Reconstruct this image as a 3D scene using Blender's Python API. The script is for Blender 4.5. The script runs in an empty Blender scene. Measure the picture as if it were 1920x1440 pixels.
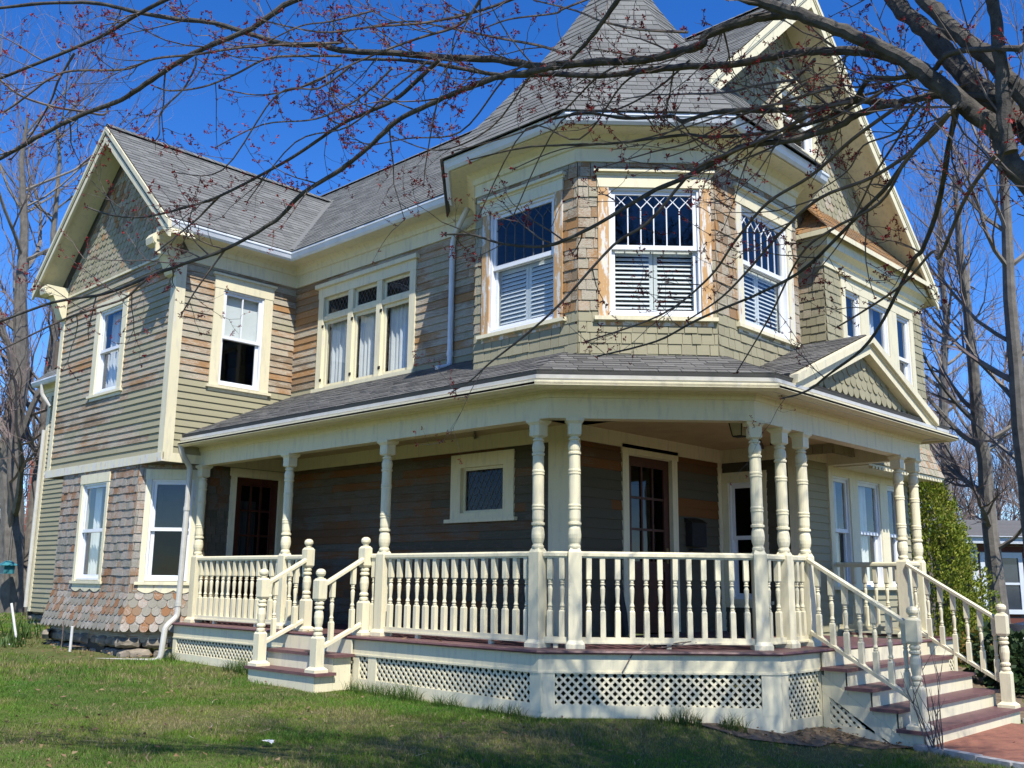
import bpy, math, random
import numpy as np
from mathutils import Vector, Matrix
random.seed(7); RNG = np.random.default_rng(11)
sc = bpy.context.scene; COL = sc.collection
def V(*a): return Vector(a if len(a) > 1 else a[0])
# ------------------------------------------------------------------ camera numbers (fitted to the photograph)
YAW, PIT, ROLL = (math.radians(a) for a in (133.757, 11.230, 0.634)); FPX = 1851.65; EYE = V(0, 0, 1.36)
FW = V(math.cos(PIT)*math.cos(YAW), math.cos(PIT)*math.sin(YAW), math.sin(PIT))
_r = V(math.sin(YAW), -math.cos(YAW), 0); _u = _r.cross(FW)
RT = _r*math.cos(ROLL)+_u*math.sin(ROLL); UP = -_r*math.sin(ROLL)+_u*math.cos(ROLL)
def cam_pt(px, py, depth): return EYE+(FW+RT*((px-960)/FPX)-UP*((py-720)/FPX))*depth
def proj(p):
    q = p-EYE; z = q.dot(FW); return 960+FPX*q.dot(RT)/z, 720-FPX*q.dot(UP)/z, z
def sstep(a, b, x):
    t = min(1, max(0, (x-a)/(b-a))); return t*t*(3-2*t)
def ground(x, y):
    z = 0.1*min(2.0, max(0, (-8-x)/6))-0.26*sstep(-6.3, -4.4, x)
    return z
# ------------------------------------------------------------------ object helpers
OFF = {}
def link(name, data, parent=None, pos=(0, 0, 0), rz=0, sc_=1):
    o = bpy.data.objects.new(name, data); COL.objects.link(o); p = V(pos)
    if parent is not None:
        o.parent = parent; o.location = p-OFF[parent]
    else: o.location = p
    if rz: o.rotation_euler = (0, 0, rz)
    if sc_ != 1: o.scale = (sc_,)*3
    OFF[o] = p
    return o
def tag(o, label=None, cat=None, group=None, kind=None):
    if label: o['label'] = label
    if cat: o['category'] = cat
    if group: o['group'] = group
    if kind: o['kind'] = kind
    return o
def thing(name, label, cat, pos, group=None): return tag(link(name, None, None, pos), label, cat, group)
class MB:
    def __init__(s): s.v = []; s.f = []; s.uv = []; s.c = []; s.m = []
    def face(s, pts, uv=None, col=(.5, .5, .5), mi=0):
        n = len(s.v); s.v.extend([tuple(p) for p in pts]); s.f.append(tuple(range(n, n+len(pts))))
        s.uv.append(uv or [(p[0]+p[1], p[2]) for p in pts]); s.c.append(col); s.m.append(mi)
    def prism(s, pts, vec, col=(.5, .5, .5), cap0=True, mi=0):
        a = [V(p) for p in pts]; b = [p+vec for p in a]; n = len(a)
        if cap0: s.face(a[::-1], None, col, mi)
        s.face(b, None, col, mi)
        for i in range(n):
            j = (i+1) % n; s.face([a[i], a[j], b[j], b[i]], None, col, mi)
    def obox(s, o, a, b, c, col=(.5, .5, .5), mi=0):
        o, a, b, c = V(o), V(a), V(b), V(c)
        if a.cross(b).dot(c) < 0: a, b = b, a
        s.prism([o, o+a, o+a+b, o+b], c, col, True, mi)
    def box(s, p0, p1, col=(.5, .5, .5), mi=0):
        x0, y0, z0 = p0; x1, y1, z1 = p1
        s.obox((x0, y0, z0), (x1-x0, 0, 0), (0, y1-y0, 0), (0, 0, z1-z0), col, mi)
    def cbox(s, c, sx, sy, z0, z1, col=(.5, .5, .5)): s.box((c[0]-sx/2, c[1]-sy/2, z0), (c[0]+sx/2, c[1]+sy/2, z1), col)
    def frus(s, c, w0, w1, z0, z1, col=(.5, .5, .5)):
        a = [V(c[0]+i*w0/2, c[1]+j*w0/2, z0) for i, j in ((-1, -1), (1, -1), (1, 1), (-1, 1))]
        b = [V(c[0]+i*w1/2, c[1]+j*w1/2, z1) for i, j in ((-1, -1), (1, -1), (1, 1), (-1, 1))]
        s.face(a[::-1], None, col); s.face(b, None, col)
        for i in range(4): s.face([a[i], a[(i+1) % 4], b[(i+1) % 4], b[i]], None, col)
    def lathe(s, prof, c=(0, 0), n=14, col=(.5, .5, .5)):
        rings = [[V(c[0]+r*math.cos(2*math.pi*k/n), c[1]+r*math.sin(2*math.pi*k/n), z) for k in range(n)] for r, z in prof]
        for a, b in zip(rings, rings[1:]):
            for k in range(n): s.face([a[k], a[(k+1) % n], b[(k+1) % n], b[k]], None, col)
        s.face(rings[0][::-1], None, col); s.face(rings[-1], None, col)
    def tube(s, pts, rad, n=6, col=(.5, .5, .5), cap=True):
        pts = [V(p) for p in pts]; m = len(pts)
        if not hasattr(rad, '__len__'): rad = [rad]*m
        prev = None; base = len(s.v)
        for i, p in enumerate(pts):
            t = (pts[min(i+1, m-1)]-pts[max(i-1, 0)])
            t = t.normalized() if t.length > 1e-9 else V(0, 0, 1)
            if prev is None:
                a = V(0, 0, 1) if abs(t.z) < .9 else V(1, 0, 0); nx = t.cross(a).normalized()
            else:
                nx = prev-t*prev.dot(t); nx = nx.normalized() if nx.length > 1e-6 else t.orthogonal().normalized()
            prev = nx; ny = t.cross(nx)
            for k in range(n):
                an = 2*math.pi*k/n; s.v.append(tuple(p+(nx*math.cos(an)+ny*math.sin(an))*rad[i]))
        for i in range(m-1):
            for k in range(n):
                k2 = (k+1) % n; a = base+i*n
                s.f.append((a+k, a+k2, a+n+k2, a+n+k)); s.uv.append(((k/n, i), ((k+1)/n, i), ((k+1)/n, i+1), (k/n, i+1))); s.c.append(col); s.m.append(0)
        if cap:
            for r, rev in ((base, True), (base+(m-1)*n, False)):
                idx = list(range(r, r+n)); s.f.append(tuple(idx[::-1] if rev else idx)); s.uv.append([(0, 0)]*n); s.c.append(col); s.m.append(0)
    def mesh(s, name, mats, smooth=False):
        me = bpy.data.meshes.new(name); me.from_pydata(s.v, [], s.f)
        uvl = me.uv_layers.new(name='UVMap'); ca = me.color_attributes.new('var', 'FLOAT_COLOR', 'CORNER')
        uv = np.empty((len(me.loops), 2), np.float32); cc = np.ones((len(me.loops), 4), np.float32); i = 0
        for f, u, c in zip(s.f, s.uv, s.c):
            n = len(f); uv[i:i+n] = u; cc[i:i+n, :3] = c; i += n
        uvl.data.foreach_set('uv', uv.ravel()); ca.data.foreach_set('color', cc.ravel())
        for m in (mats if isinstance(mats, (list, tuple)) else [mats]): me.materials.append(m)
        if any(s.m): me.polygons.foreach_set('material_index', s.m)
        if smooth:
            me.polygons.foreach_set('use_smooth', [True]*len(me.polygons))
            try: me.set_sharp_from_angle(angle=math.radians(35))
            except Exception: pass
        me.update(); return me
    def build(s, name, mats, parent=None, smooth=False, pos=(0, 0, 0)):
        return link(name, s.mesh(name, mats, smooth), parent, pos)
# ------------------------------------------------------------------ 2-D clipping
def half(poly, a, b, c):
    out = []; n = len(poly)
    for i in range(n):
        p, q = poly[i], poly[(i+1) % n]; dp = a*p[0]+b*p[1]-c; dq = a*q[0]+b*q[1]-c
        if dp <= 0: out.append(p)
        if (dp < -1e-9 and dq > 1e-9) or (dp > 1e-9 and dq < -1e-9):
            t = dp/(dp-dq); out.append((p[0]+(q[0]-p[0])*t, p[1]+(q[1]-p[1])*t))
    return out if len(out) > 2 else []
def area(poly): return .5*sum(poly[i][0]*poly[(i+1) % len(poly)][1]-poly[(i+1) % len(poly)][0]*poly[i][1] for i in range(len(poly)))
def clipc(poly, conv):
    if area(conv) < 0: conv = conv[::-1]
    n = len(conv)
    for i in range(n):
        p, q = conv[i], conv[(i+1) % n]; ex, ey = q[0]-p[0], q[1]-p[1]
        poly = half(poly, ey, -ex, ey*p[0]-ex*p[1])
        if not poly: return []
    return poly
def minus(poly, rects):
    polys = [poly]
    for u0, u1, v0, v1 in rects:
        out = []
        for p in polys:
            us = [a[0] for a in p]; vs = [a[1] for a in p]
            if max(us) <= u0 or min(us) >= u1 or max(vs) <= v0 or min(vs) >= v1: out.append(p); continue
            for piece in (half(p, 1, 0, u0), half(p, -1, 0, -u1)):
                if piece: out.append(piece)
            mid = half(half(p, -1, 0, -u0) or [(0, 0)]*3, 1, 0, u1)
            if mid:
                for piece in (half(mid, 0, 1, v0), half(mid, 0, -1, -v1)):
                    if piece: out.append(piece)
        polys = [p for p in out if abs(area(p)) > 1e-6]
    return polys
class Fr:   # a wall or roof plane: origin, along, up, outward
    def __init__(s, O, U, W=(0, 0, 1)):
        s.O = V(O); s.U = V(U).normalized(); s.W = V(W).normalized(); s.N = s.U.cross(s.W).normalized()
    def P(s, u, v, d=0): return s.O+s.U*u+s.W*v+s.N*d
    def bar(s, mb, u0, u1, v0, v1, d0, d1, col=(.5, .5, .5), mi=0):
        mb.obox(s.P(u0, v0, d0), s.U*(u1-u0), s.W*(v1-v0), s.N*(d1-d0), col, mi)
    def poly(s, mb, pts, d0, d1, col=(.5, .5, .5), mi=0):
        if area(pts) < 0: pts = pts[::-1]
        mb.prism([s.P(u, v, d0) for u, v in pts], s.N*(d1-d0), col, True, mi)
def bounds(polys):
    us = [p[0] for q in polys for p in q]; vs = [p[1] for q in polys for p in q]; return min(us), max(us), min(vs), max(vs)
def clap(mb, fr, polys, holes=(), h=.112, t=.021, peel=lambda u, v: .3, jit=.1, blen=(1.2, 3.2), rough=0.0):
    """lapped boards, cut round the holes; colour = (random, peel, hue)"""
    u0, u1, v0, v1 = bounds(polys); k = 0; v = v0
    while v < v1-1e-4:
        vb, vt = v, min(v+h, v1); ub = u0-random.random()*1.5; base = random.uniform(-jit, jit)*.6
        while ub < u1:
            ue = ub+random.uniform(*blen); r = random.random()
            col = (r, min(1, max(0, peel((max(ub, u0)+min(ue, u1))/2, (vb+vt)/2)+base+random.uniform(-jit, jit))), random.random())
            dv = random.uniform(-rough, rough)
            cell = [(ub, vb+dv), (ue-.002, vb+dv+random.uniform(-rough, rough)*.6), (ue-.002, vt+.004), (ub, vt+.004)]
            for q in polys:
                c = clipc(cell, q)
                for p in (minus(c, holes) if c else []):
                    n = len(p); D = lambda vv: t*(1-(vv-vb)/h*.92)
                    mb.face([fr.P(a, b, D(b)) for a, b in p], [(a, b+k*.37) for a, b in p], col)
                    for i in range(n):
                        a, b = p[i], p[(i+1) % n]
                        if a[1] < vb+.02 and b[1] < vb+.02 and abs(a[0]-b[0]) > 1e-4:
                            mb.face([fr.P(a[0], a[1], D(a[1])-t), fr.P(b[0], b[1], D(b[1])-t), fr.P(b[0], b[1], D(b[1])), fr.P(a[0], a[1], D(a[1]))], [(a[0], a[1])]*4, col)
            ub = ue
        v += h; k += 1
def tiles(mb, fr, polys, holes=(), h=.125, w=(.1, .2), t=.016, shape='rect', peel=lambda u, v: .3, jit=.13, gap=.004, dj=.006, roof=False, tone=None):
    u0, u1, v0, v1 = bounds(polys); k = 0; v = v0-(h*.0)
    while v < v1-1e-4:
        ub = u0-(random.random()*w[1] if shape == 'rect' else (w[0]*.5 if k % 2 else 0)); base = random.uniform(-jit, jit)*.4
        while ub < u1:
            ww = random.uniform(*w); vb = v+random.uniform(-dj, dj); vt = v+h*1.9; ue = ub+ww
            if shape == 'rect': cell = [(ub+gap, vb), (ue-gap, vb), (ue-gap, vt), (ub+gap, vt)]
            else:
                r = ww/2-gap; cu = ub+ww/2; rv = min(r, h*.62)
                cell = [(cu+r*math.cos(a), vb+rv+rv*math.sin(a)) for a in [math.pi+math.pi*i/8 for i in range(9)]]+[(cu+r, vt), (cu-r, vt)]
            r_ = random.random(); g_ = min(1, max(0, peel(ub+ww/2, v)+base+random.uniform(-jit, jit)))
            col = (r_, g_, random.random()); tt = t*random.uniform(.8, 1.2)
            for q in polys:
                c = clipc(cell, q)
                for p in (minus(c, holes) if c else []):
                    D = lambda vv: tt*(1.15-(vv-vb)/(h*1.9))
                    uvf = (lambda a, b: (a, b+k*.3)) if roof else (lambda a, b: (b+k*.31+r_*9, a))
                    mb.face([fr.P(a, b, D(b)) for a, b in p], [uvf(a, b) for a, b in p], col)
                    n = len(p)
                    for i in range(n):
                        a, b = p[i], p[(i+1) % n]
                        if min(a[1], b[1]) > v+h*1.02 and abs(a[0]-b[0]) < 1e-5: continue
                        if a[1] > v+h and b[1] > v+h: continue
                        mb.face([fr.P(a[0], a[1], D(a[1])-tt), fr.P(b[0], b[1], D(b[1])-tt), fr.P(b[0], b[1], D(b[1])), fr.P(a[0], a[1], D(a[1]))], [uvf(*a)]*4, col)
            ub = ue
        v += h; k += 1
def sheet(mb, fr, polys, holes=(), d=-.02):
    for q in polys:
        for p in minus(q, holes): mb.face([fr.P(a, b, d) for a, b in p])
# ------------------------------------------------------------------ materials
def mat(name):
    m = bpy.data.materials.new(name); m.use_nodes = True; nt = m.node_tree; nt.nodes.clear()
    out = nt.nodes.new('ShaderNodeOutputMaterial'); b = nt.nodes.new('ShaderNodeBsdfPrincipled'); nt.links.new(b.outputs[0], out.inputs[0])
    return m, nt, b, out
class NT:
    def __init__(s, nt): s.nt = nt
    def n(s, t, **k):
        x = s.nt.nodes.new(t)
        for a, v in k.items():
            if a.startswith('i_'):
                key = a[2:]; x.inputs[int(key) if key.isdigit() else key].default_value = v
            else: setattr(x, a, v)
        return x
    def l(s, a, b): s.nt.links.new(a, b)
    def math(s, op, a, b=0.0, clamp=False):
        x = s.n('ShaderNodeMath', operation=op); x.use_clamp = clamp
        for i, q in enumerate((a, b)):
            if hasattr(q, 'is_output') or hasattr(q, 'links'): s.l(q, x.inputs[i])
            else: x.inputs[i].default_value = q
        return x.outputs[0]
    def noise(s, vec, scale, detail=4, rough=.55, dim='3D'):
        x = s.n('ShaderNodeTexNoise'); x.inputs['Scale'].default_value = scale; x.inputs['Detail'].default_value = detail; x.inputs['Roughness'].default_value = rough
        if vec is not None: s.l(vec, x.inputs['Vector'])
        return x.outputs[0]
    def scale(s, vec, sx, sy, sz=1, loc=None):
        x = s.n('ShaderNodeMapping'); x.inputs['Scale'].default_value = (sx, sy, sz); s.l(vec, x.inputs['Vector'])
        if loc is not None: s.l(loc, x.inputs['Location'])
        return x.outputs[0]
    def ramp(s, fac, stops, interp='LINEAR'):
        x = s.n('ShaderNodeValToRGB'); x.color_ramp.interpolation = interp; e = x.color_ramp.elements
        while len(e) > len(stops): e.remove(e[-1])
        while len(e) < len(stops): e.new(.5)
        for el, (p, c) in zip(e, stops): el.position = p; el.color = (*c, 1) if len(c) == 3 else c
        s.l(fac, x.inputs[0]); return x.outputs[0]
    def mix(s, fac, a, b, mode='MIX'):
        x = s.n('ShaderNodeMix', data_type='RGBA', blend_type=mode)
        for i, q in ((0, fac), (6, a), (7, b)):
            if hasattr(q, 'links'): s.l(q, x.inputs[i])
            elif i == 0: x.inputs[0].default_value = q
            else: x.inputs[i].default_value = (*q, 1)
        return x.outputs[2]
    def bump(s, h, strength=.3, dist=.01):
        x = s.n('ShaderNodeBump'); x.inputs['Strength'].default_value = strength; x.inputs['Distance'].default_value = dist; s.l(h, x.inputs['Height']); return x.outputs[0]
def siding(name, paint, white=(.49, .445, .355), b0=(.38, .21, .085), b1=(.235, .18, .12), sx=1.3, sy=11):
    m, nt, b, o = mat(name); N = NT(nt)
    uv = N.n('ShaderNodeUVMap', uv_map='UVMap').outputs[0]; at = N.n('ShaderNodeAttribute', attribute_name='var')
    sp = N.n('ShaderNodeSeparateColor'); N.l(at.outputs['Color'], sp.inputs[0]); r, g, bl = sp.outputs[:3]
    loc = N.n('ShaderNodeCombineXYZ'); N.l(N.math('MULTIPLY', r, 13.7), loc.inputs[0]); N.l(N.math('MULTIPLY', bl, 5.1), loc.inputs[2])
    n1 = N.noise(N.scale(uv, sx, sy, 1, loc.outputs[0]), 1.6, 5, .62); n2 = N.noise(N.scale(uv, sx*3, sy*5, 1, loc.outputs[0]), 2.2, 4, .6)
    ob = N.n('ShaderNodeTexCoord').outputs['Object']; cont = N.noise(N.scale(ob, 1.0, 1.0, 1.5), 1.15, 6, .68)
    c0 = lambda q, w: N.math('MULTIPLY', N.math('SUBTRACT', q, .5), w)
    t = N.math('ADD', N.math('ADD', c0(cont, 1.0), c0(n1, .8)), N.math('ADD', c0(n2, .9), N.math('ADD', .5, c0(g, 1.05))))
    pv = N.math('ADD', .88, N.math('MULTIPLY', r, .22)); big = N.noise(N.scale(uv, .5, .9), 1.5, 3)
    pc = N.mix(1, paint, N.ramp(N.math('MULTIPLY', pv, N.math('ADD', .85, N.math('MULTIPLY', big, .3))), [(0, (0, 0, 0)), (1, (1, 1, 1))]), 'MULTIPLY')
    grain = N.noise(N.scale(uv, sx*2, sy*14, 1, loc.outputs[0]), 3, 4, .7)
    bare = N.mix(N.ramp(N.math('ADD', N.math('MULTIPLY', n2, .8), N.math('MULTIPLY', bl, .5)), [(.5, (0, 0, 0)), (.85, (1, 1, 1))]), b0, b1)
    bare = N.mix(.75, bare, N.ramp(grain, [(.25, (.38, .34, .30)), (.7, (1.12, 1.1, 1.08))]), 'MULTIPLY')
    c = N.mix(N.ramp(t, [(.497, (0, 0, 0)), (.507, (1, 1, 1))]), pc, N.mix(.5, white, N.ramp(grain, [(.2, (.6, .58, .55)), (.8, (1, 1, 1))]), 'MULTIPLY'))
    c = N.mix(N.ramp(N.math('ADD', t, N.math('MULTIPLY', N.math('SUBTRACT', grain, .5), .25)), [(.635, (0, 0, 0)), (.68, (1, 1, 1))]), c, bare)
    N.l(c, b.inputs['Base Color']); b.inputs['Roughness'].default_value = .75; b.inputs['Specular IOR Level'].default_value = .25
    hgt = N.math('ADD', N.math('MULTIPLY', N.ramp(t, [(.49, (1, 1, 1)), (.52, (0, 0, 0))]), .6), N.math('MULTIPLY', grain, .7))
    N.l(N.bump(hgt, .55, .004), b.inputs['Normal']); return m
def plain(name, c, rough=.6, var=.12, scale=6, bump=0, spec=.3, c2=None, metal=0, stretch=None, dirt=0):
    m, nt, b, o = mat(name); N = NT(nt); tc = N.n('ShaderNodeTexCoord').outputs['Object']
    oi = N.n('ShaderNodeObjectInfo'); 
    if stretch: tc = N.scale(tc, *stretch)
    n1 = N.noise(tc, scale, 6, .6); c2 = c2 or tuple(x*(1-var*2.2) for x in c)
    col = N.mix(N.ramp(n1, [(.35, (0, 0, 0)), (.72, (1, 1, 1))]), c, c2)
    if dirt:
        n3 = N.noise(tc, scale*.23, 5, .7); col = N.mix(N.math('MULTIPLY', N.ramp(n3, [(.52, (0, 0, 0)), (.68, (1, 1, 1))]), dirt), col, tuple(x*.55 for x in c))
    N.l(col, b.inputs['Base Color']); b.inputs['Roughness'].default_value = rough; b.inputs['Specular IOR Level'].default_value = spec; b.inputs['Metallic'].default_value = metal
    if bump: N.l(N.bump(N.noise(tc, scale*5, 5, .65), bump, .006), b.inputs['Normal'])
    return m
M = {}
M['siding'] = siding('olive_siding', (.315, .292, .188), sx=1.7)
M['shing'] = siding('weathered_shingle', (.305, .282, .185), sx=2.6, sy=16)
M['bayshing'] = siding('bay_shingle', (.235, .22, .175), white=(.46, .43, .38), b0=(.29, .14, .06), b1=(.27, .185, .115), sx=3.2, sy=15)
M['shade_siding'] = siding('porch_shade_siding', (.085, .076, .052), white=(.15, .135, .105), b0=(.19, .078, .022), b1=(.09, .068, .045), sx=2.4)  # olive siding copied darker: the porch shade is put into these colours
def trimmat():
    m, nt, b, o = mat('cream_trim'); N = NT(nt); at = N.n('ShaderNodeAttribute', attribute_name='var')
    sp = N.n('ShaderNodeSeparateColor'); N.l(at.outputs['Color'], sp.inputs[0]); g = sp.outputs[1]
    oi = N.n('ShaderNodeObjectInfo').outputs['Random']; vv = N.n('ShaderNodeVectorMath', operation='ADD'); tc = vv.outputs[0]; N.l(N.n('ShaderNodeTexCoord').outputs['Object'], vv.inputs[0]); cx_ = N.n('ShaderNodeCombineXYZ'); N.l(N.math('MULTIPLY', oi, 91.0), cx_.inputs[0]); N.l(N.math('MULTIPLY', oi, 37.0), cx_.inputs[1]); N.l(cx_.outputs[0], vv.inputs[1])
    n1 = N.noise(N.scale(tc, 9, 9, 1.6), 1.7, 6, .65); n2 = N.noise(tc, 1.1, 4, .6); n3 = N.noise(tc, 40, 3, .6); chip = N.noise(tc, 17, 4, .7)
    base = N.mix(N.ramp(n2, [(.35, (0, 0, 0)), (.7, (1, 1, 1))]), (.77, .705, .485), (.71, .65, .445))
    base = N.mix(N.ramp(n1, [(.5, (0, 0, 0)), (.72, (.6, .6, .6))]), base, (.50, .465, .37))
    base = N.mix(N.ramp(chip, [(.70, (0, 0, 0)), (.725, (.7, .7, .7))]), base, (.42, .37, .27)); base = N.mix(1, base, N.ramp(N.math('ADD', .9, N.math('MULTIPLY', oi, .1)), [(0, (0, 0, 0)), (1, (1, 1, 1))]), 'MULTIPLY')
    t = N.math('ADD', n1, N.math('MULTIPLY', N.math('SUBTRACT', g, .5), 1.3))
    c = N.mix(N.ramp(t, [(.66, (0, 0, 0)), (.69, (1, 1, 1))]), base, (.62, .60, .55))
    c = N.mix(N.ramp(N.math('ADD', t, N.math('MULTIPLY', n3, .12)), [(.82, (0, 0, 0)), (.88, (1, 1, 1))]), c, (.50, .30, .13))
    N.l(c, b.inputs['Base Color']); b.inputs['Roughness'].default_value = .5; b.inputs['Specular IOR Level'].default_value = .3
    N.l(N.bump(N.math('ADD', n3, N.math('MULTIPLY', t, .8)), .22, .003), b.inputs['Normal']); return m
M['trim'] = trimmat()
M['white'] = plain('white_window_frame', (.76, .78, .80), .35, .05, 3)
M['tread'] = plain('mauve_deck_paint', (.155, .08, .078), .5, .15, 9, .15, dirt=.4)
M['dark'] = plain('dark_interior', (.02, .018, .016), .9)
M['inner'] = plain('sheathing_board', (.12, .10, .08), .9)
M['doorwood'] = plain('dark_red_door', (.075, .022, .012), .4, .2, 8)
M['ceil'] = plain('shaded_cream_ceiling', (.52, .42, .235), .6, .1, 3)  # cream ceiling; tan because the porch shade is mixed into its colour
M['lead'] = plain('lead_came', (.10, .10, .105), .5)
M['gutter'] = plain('painted_gutter', (.54, .525, .465), .26, .1, 4, spec=.6, dirt=.4)
M['whitegut'] = plain('white_gutter', (.70, .74, .78), .3, .08, 4, spec=.5)
M['brass'] = plain('dull_brass', (.25, .18, .08), .35, .1, 20, metal=.8)
M['iron'] = plain('black_iron', (.02, .02, .02), .5, .2, 20)
M['bark'] = plain('maple_bark', (.105, .095, .082), .9, .25, 16, .9, c2=(.03, .027, .024))
M['twig'] = plain('twig_bark', (.17, .14, .12), .8, .25, 12, 0, c2=(.075, .05, .042))
M['farbark'] = plain('grey_bark', (.215, .195, .168), .85, .25, 5, .7, c2=(.11, .098, .085))
M['fartwig'] = plain('bare_twig', (.24, .19, .165), .85, .2, 3, c2=(.16, .115, .105))
M['curtain'] = plain('white_curtain', (.72, .72, .68), .9, .05, 5)
M['shutter'] = plain('interior_shutter', (.74, .76, .72), .6, .04, 5)
M['stone'] = plain('foundation_stone', (.30, .255, .19), .9, .3, 7, .8, c2=(.13, .11, .085))
M['pvc'] = plain('white_pipe', (.75, .75, .72), .4)
def roofmat(name, c, c2, rim):
    m, nt, b, o = mat(name); N = NT(nt); at = N.n('ShaderNodeAttribute', attribute_name='var'); uv = N.n('ShaderNodeUVMap', uv_map='UVMap').outputs[0]
    sp = N.n('ShaderNodeSeparateColor'); N.l(at.outputs['Color'], sp.inputs[0])
    n = N.noise(uv, 1.1, 4, .6); g = N.noise(uv, 160, 2, .7); n4 = N.noise(N.scale(uv, 6, .8), 1.5, 4, .6)
    col = N.mix(sp.outputs[0], c, c2); col = N.mix(N.ramp(n, [(.35, (0, 0, 0)), (.7, (.8, .8, .8))]), col, rim)
    col = N.mix(.6, col, N.ramp(g, [(.3, (.55, .55, .55)), (.7, (1.25, 1.25, 1.25))]), 'MULTIPLY')
    col = N.mix(.35, col, N.ramp(n4, [(.35, (.6, .6, .6)), (.65, (1.1, 1.1, 1.1))]), 'MULTIPLY')
    N.l(col, b.inputs['Base Color']); b.inputs['Roughness'].default_value = .85; b.inputs['Specular IOR Level'].default_value = .2
    N.l(N.bump(g, .4, .003), b.inputs['Normal']); return m
M['roof'] = roofmat('grey_asphalt_shingle', (.205, .21, .20), (.118, .121, .117), (.168, .168, .148))
M['proof'] = roofmat('porch_asphalt_shingle', (.188, .183, .172), (.082, .08, .076), (.14, .135, .12))
def glassmat(name, tint, refl=.5):
    m, nt, b, o = mat(name); N = NT(nt); nt.nodes.remove(b)
    tr = N.n('ShaderNodeBsdfTransparent'); tr.inputs[0].default_value = (*tint, 1); gl = N.n('ShaderNodeBsdfGlossy'); gl.inputs['Roughness'].default_value = .02; gl.inputs[0].default_value = (.9, .95, 1, 1)
    tc = N.n('ShaderNodeTexCoord').outputs['Object']; N.l(N.bump(N.noise(tc, 1.6, 2), .06, .05), gl.inputs['Normal'])
    lw = N.n('ShaderNodeLayerWeight'); lw.inputs[0].default_value = .5
    f = N.math('ADD', .055*refl/.5, N.math('MULTIPLY', N.math('POWER', lw.outputs['Facing'], 4.0), .8)); mx = N.n('ShaderNodeMixShader'); N.l(f, mx.inputs[0]); N.l(tr.outputs[0], mx.inputs[1]); N.l(gl.outputs[0], mx.inputs[2]); N.l(mx.outputs[0], o.inputs[0]); return m
M['glass'] = glassmat('window_glass', (.86, .89, .90)); M['screen'] = glassmat('dark_screen_glass', (.2, .21, .22), .22)
def groundmat():
    m, nt, b, o = mat('lawn_ground'); N = NT(nt); tc = N.n('ShaderNodeTexCoord').outputs['Object']
    n = N.noise(tc, .9, 6, .65); n2 = N.noise(tc, 14, 5, .7)
    c = N.mix(N.ramp(n, [(.4, (0, 0, 0)), (.68, (1, 1, 1))]), (.07, .12, .02), (.16, .15, .055)); c = N.mix(N.ramp(n2, [(.35, (0, 0, 0)), (.75, (1, 1, 1))]), c, (.09, .075, .04))
    N.l(c, b.inputs['Base Color']); b.inputs['Roughness'].default_value = 1; b.inputs['Specular IOR Level'].default_value = .1; N.l(N.bump(n2, .8, .03), b.inputs['Normal']); return m
M['lawn'] = groundmat()
M['soil'] = plain('bare_soil', (.20, .155, .105), 1, .3, 9, 1.0, c2=(.10, .075, .05), spec=.1)
def attrmat(name, rough=.7, trans=0, sat=None):
    m, nt, b, o = mat(name); N = NT(nt); at = N.n('ShaderNodeAttribute', attribute_name='var'); N.l(at.outputs['Color'], b.inputs['Base Color'])
    b.inputs['Roughness'].default_value = rough; b.inputs['Specular IOR Level'].default_value = .2
    if trans:
        t = N.n('ShaderNodeBsdfTranslucent'); N.l(at.outputs['Color'], t.inputs[0]); mx = N.n('ShaderNodeMixShader'); mx.inputs[0].default_value = trans
        N.l(b.outputs[0], mx.inputs[1]); N.l(t.outputs[0], mx.inputs[2]); N.l(mx.outputs[0], o.inputs[0])
    return m
M['blade'] = attrmat('grass_blade', .6, .3); M['leaf'] = attrmat('leaf', .55, .25); M['petal'] = attrmat('blossom', .6, .3)
def brickmat(name, a, b_, mortar, s=4.6, obj='Object'):
    m, nt, b, o = mat(name); N = NT(nt); tc = N.n('ShaderNodeTexCoord').outputs[obj]
    if obj == 'Object': 
        uv = N.n('ShaderNodeUVMap', uv_map='UVMap').outputs[0]
    else: uv = tc
    x = N.n('ShaderNodeTexBrick'); N.l(uv, x.inputs['Vector']); x.inputs['Scale'].default_value = s; x.inputs['Color1'].default_value = (*a, 1); x.inputs['Color2'].default_value = (*b_, 1); x.inputs['Mortar'].default_value = (*mortar, 1); x.inputs['Mortar Size'].default_value = .018
    col = N.mix(.5, x.outputs[0], N.ramp(N.noise(uv, 2.2, 6, .75), [(.35, (.35, .35, .35)), (.65, (1.2, 1.2, 1.2))]), 'MULTIPLY')
    N.l(col, b.inputs['Base Color']); b.inputs['Roughness'].default_value = .9; N.l(N.bump(N.noise(uv, 60, 4), .4, .005), b.inputs['Normal']); return m
M['brick'] = brickmat('red_brick', (.30, .085, .05), (.22, .06, .04), (.25, .21, .18)); M['pave'] = brickmat('brick_paving', (.30, .105, .055), (.24, .08, .045), (.22, .16, .12), 5)
M['kerb'] = plain('granite_edging', (.42, .41, .39), .8, .2, 14, .5)
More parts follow.
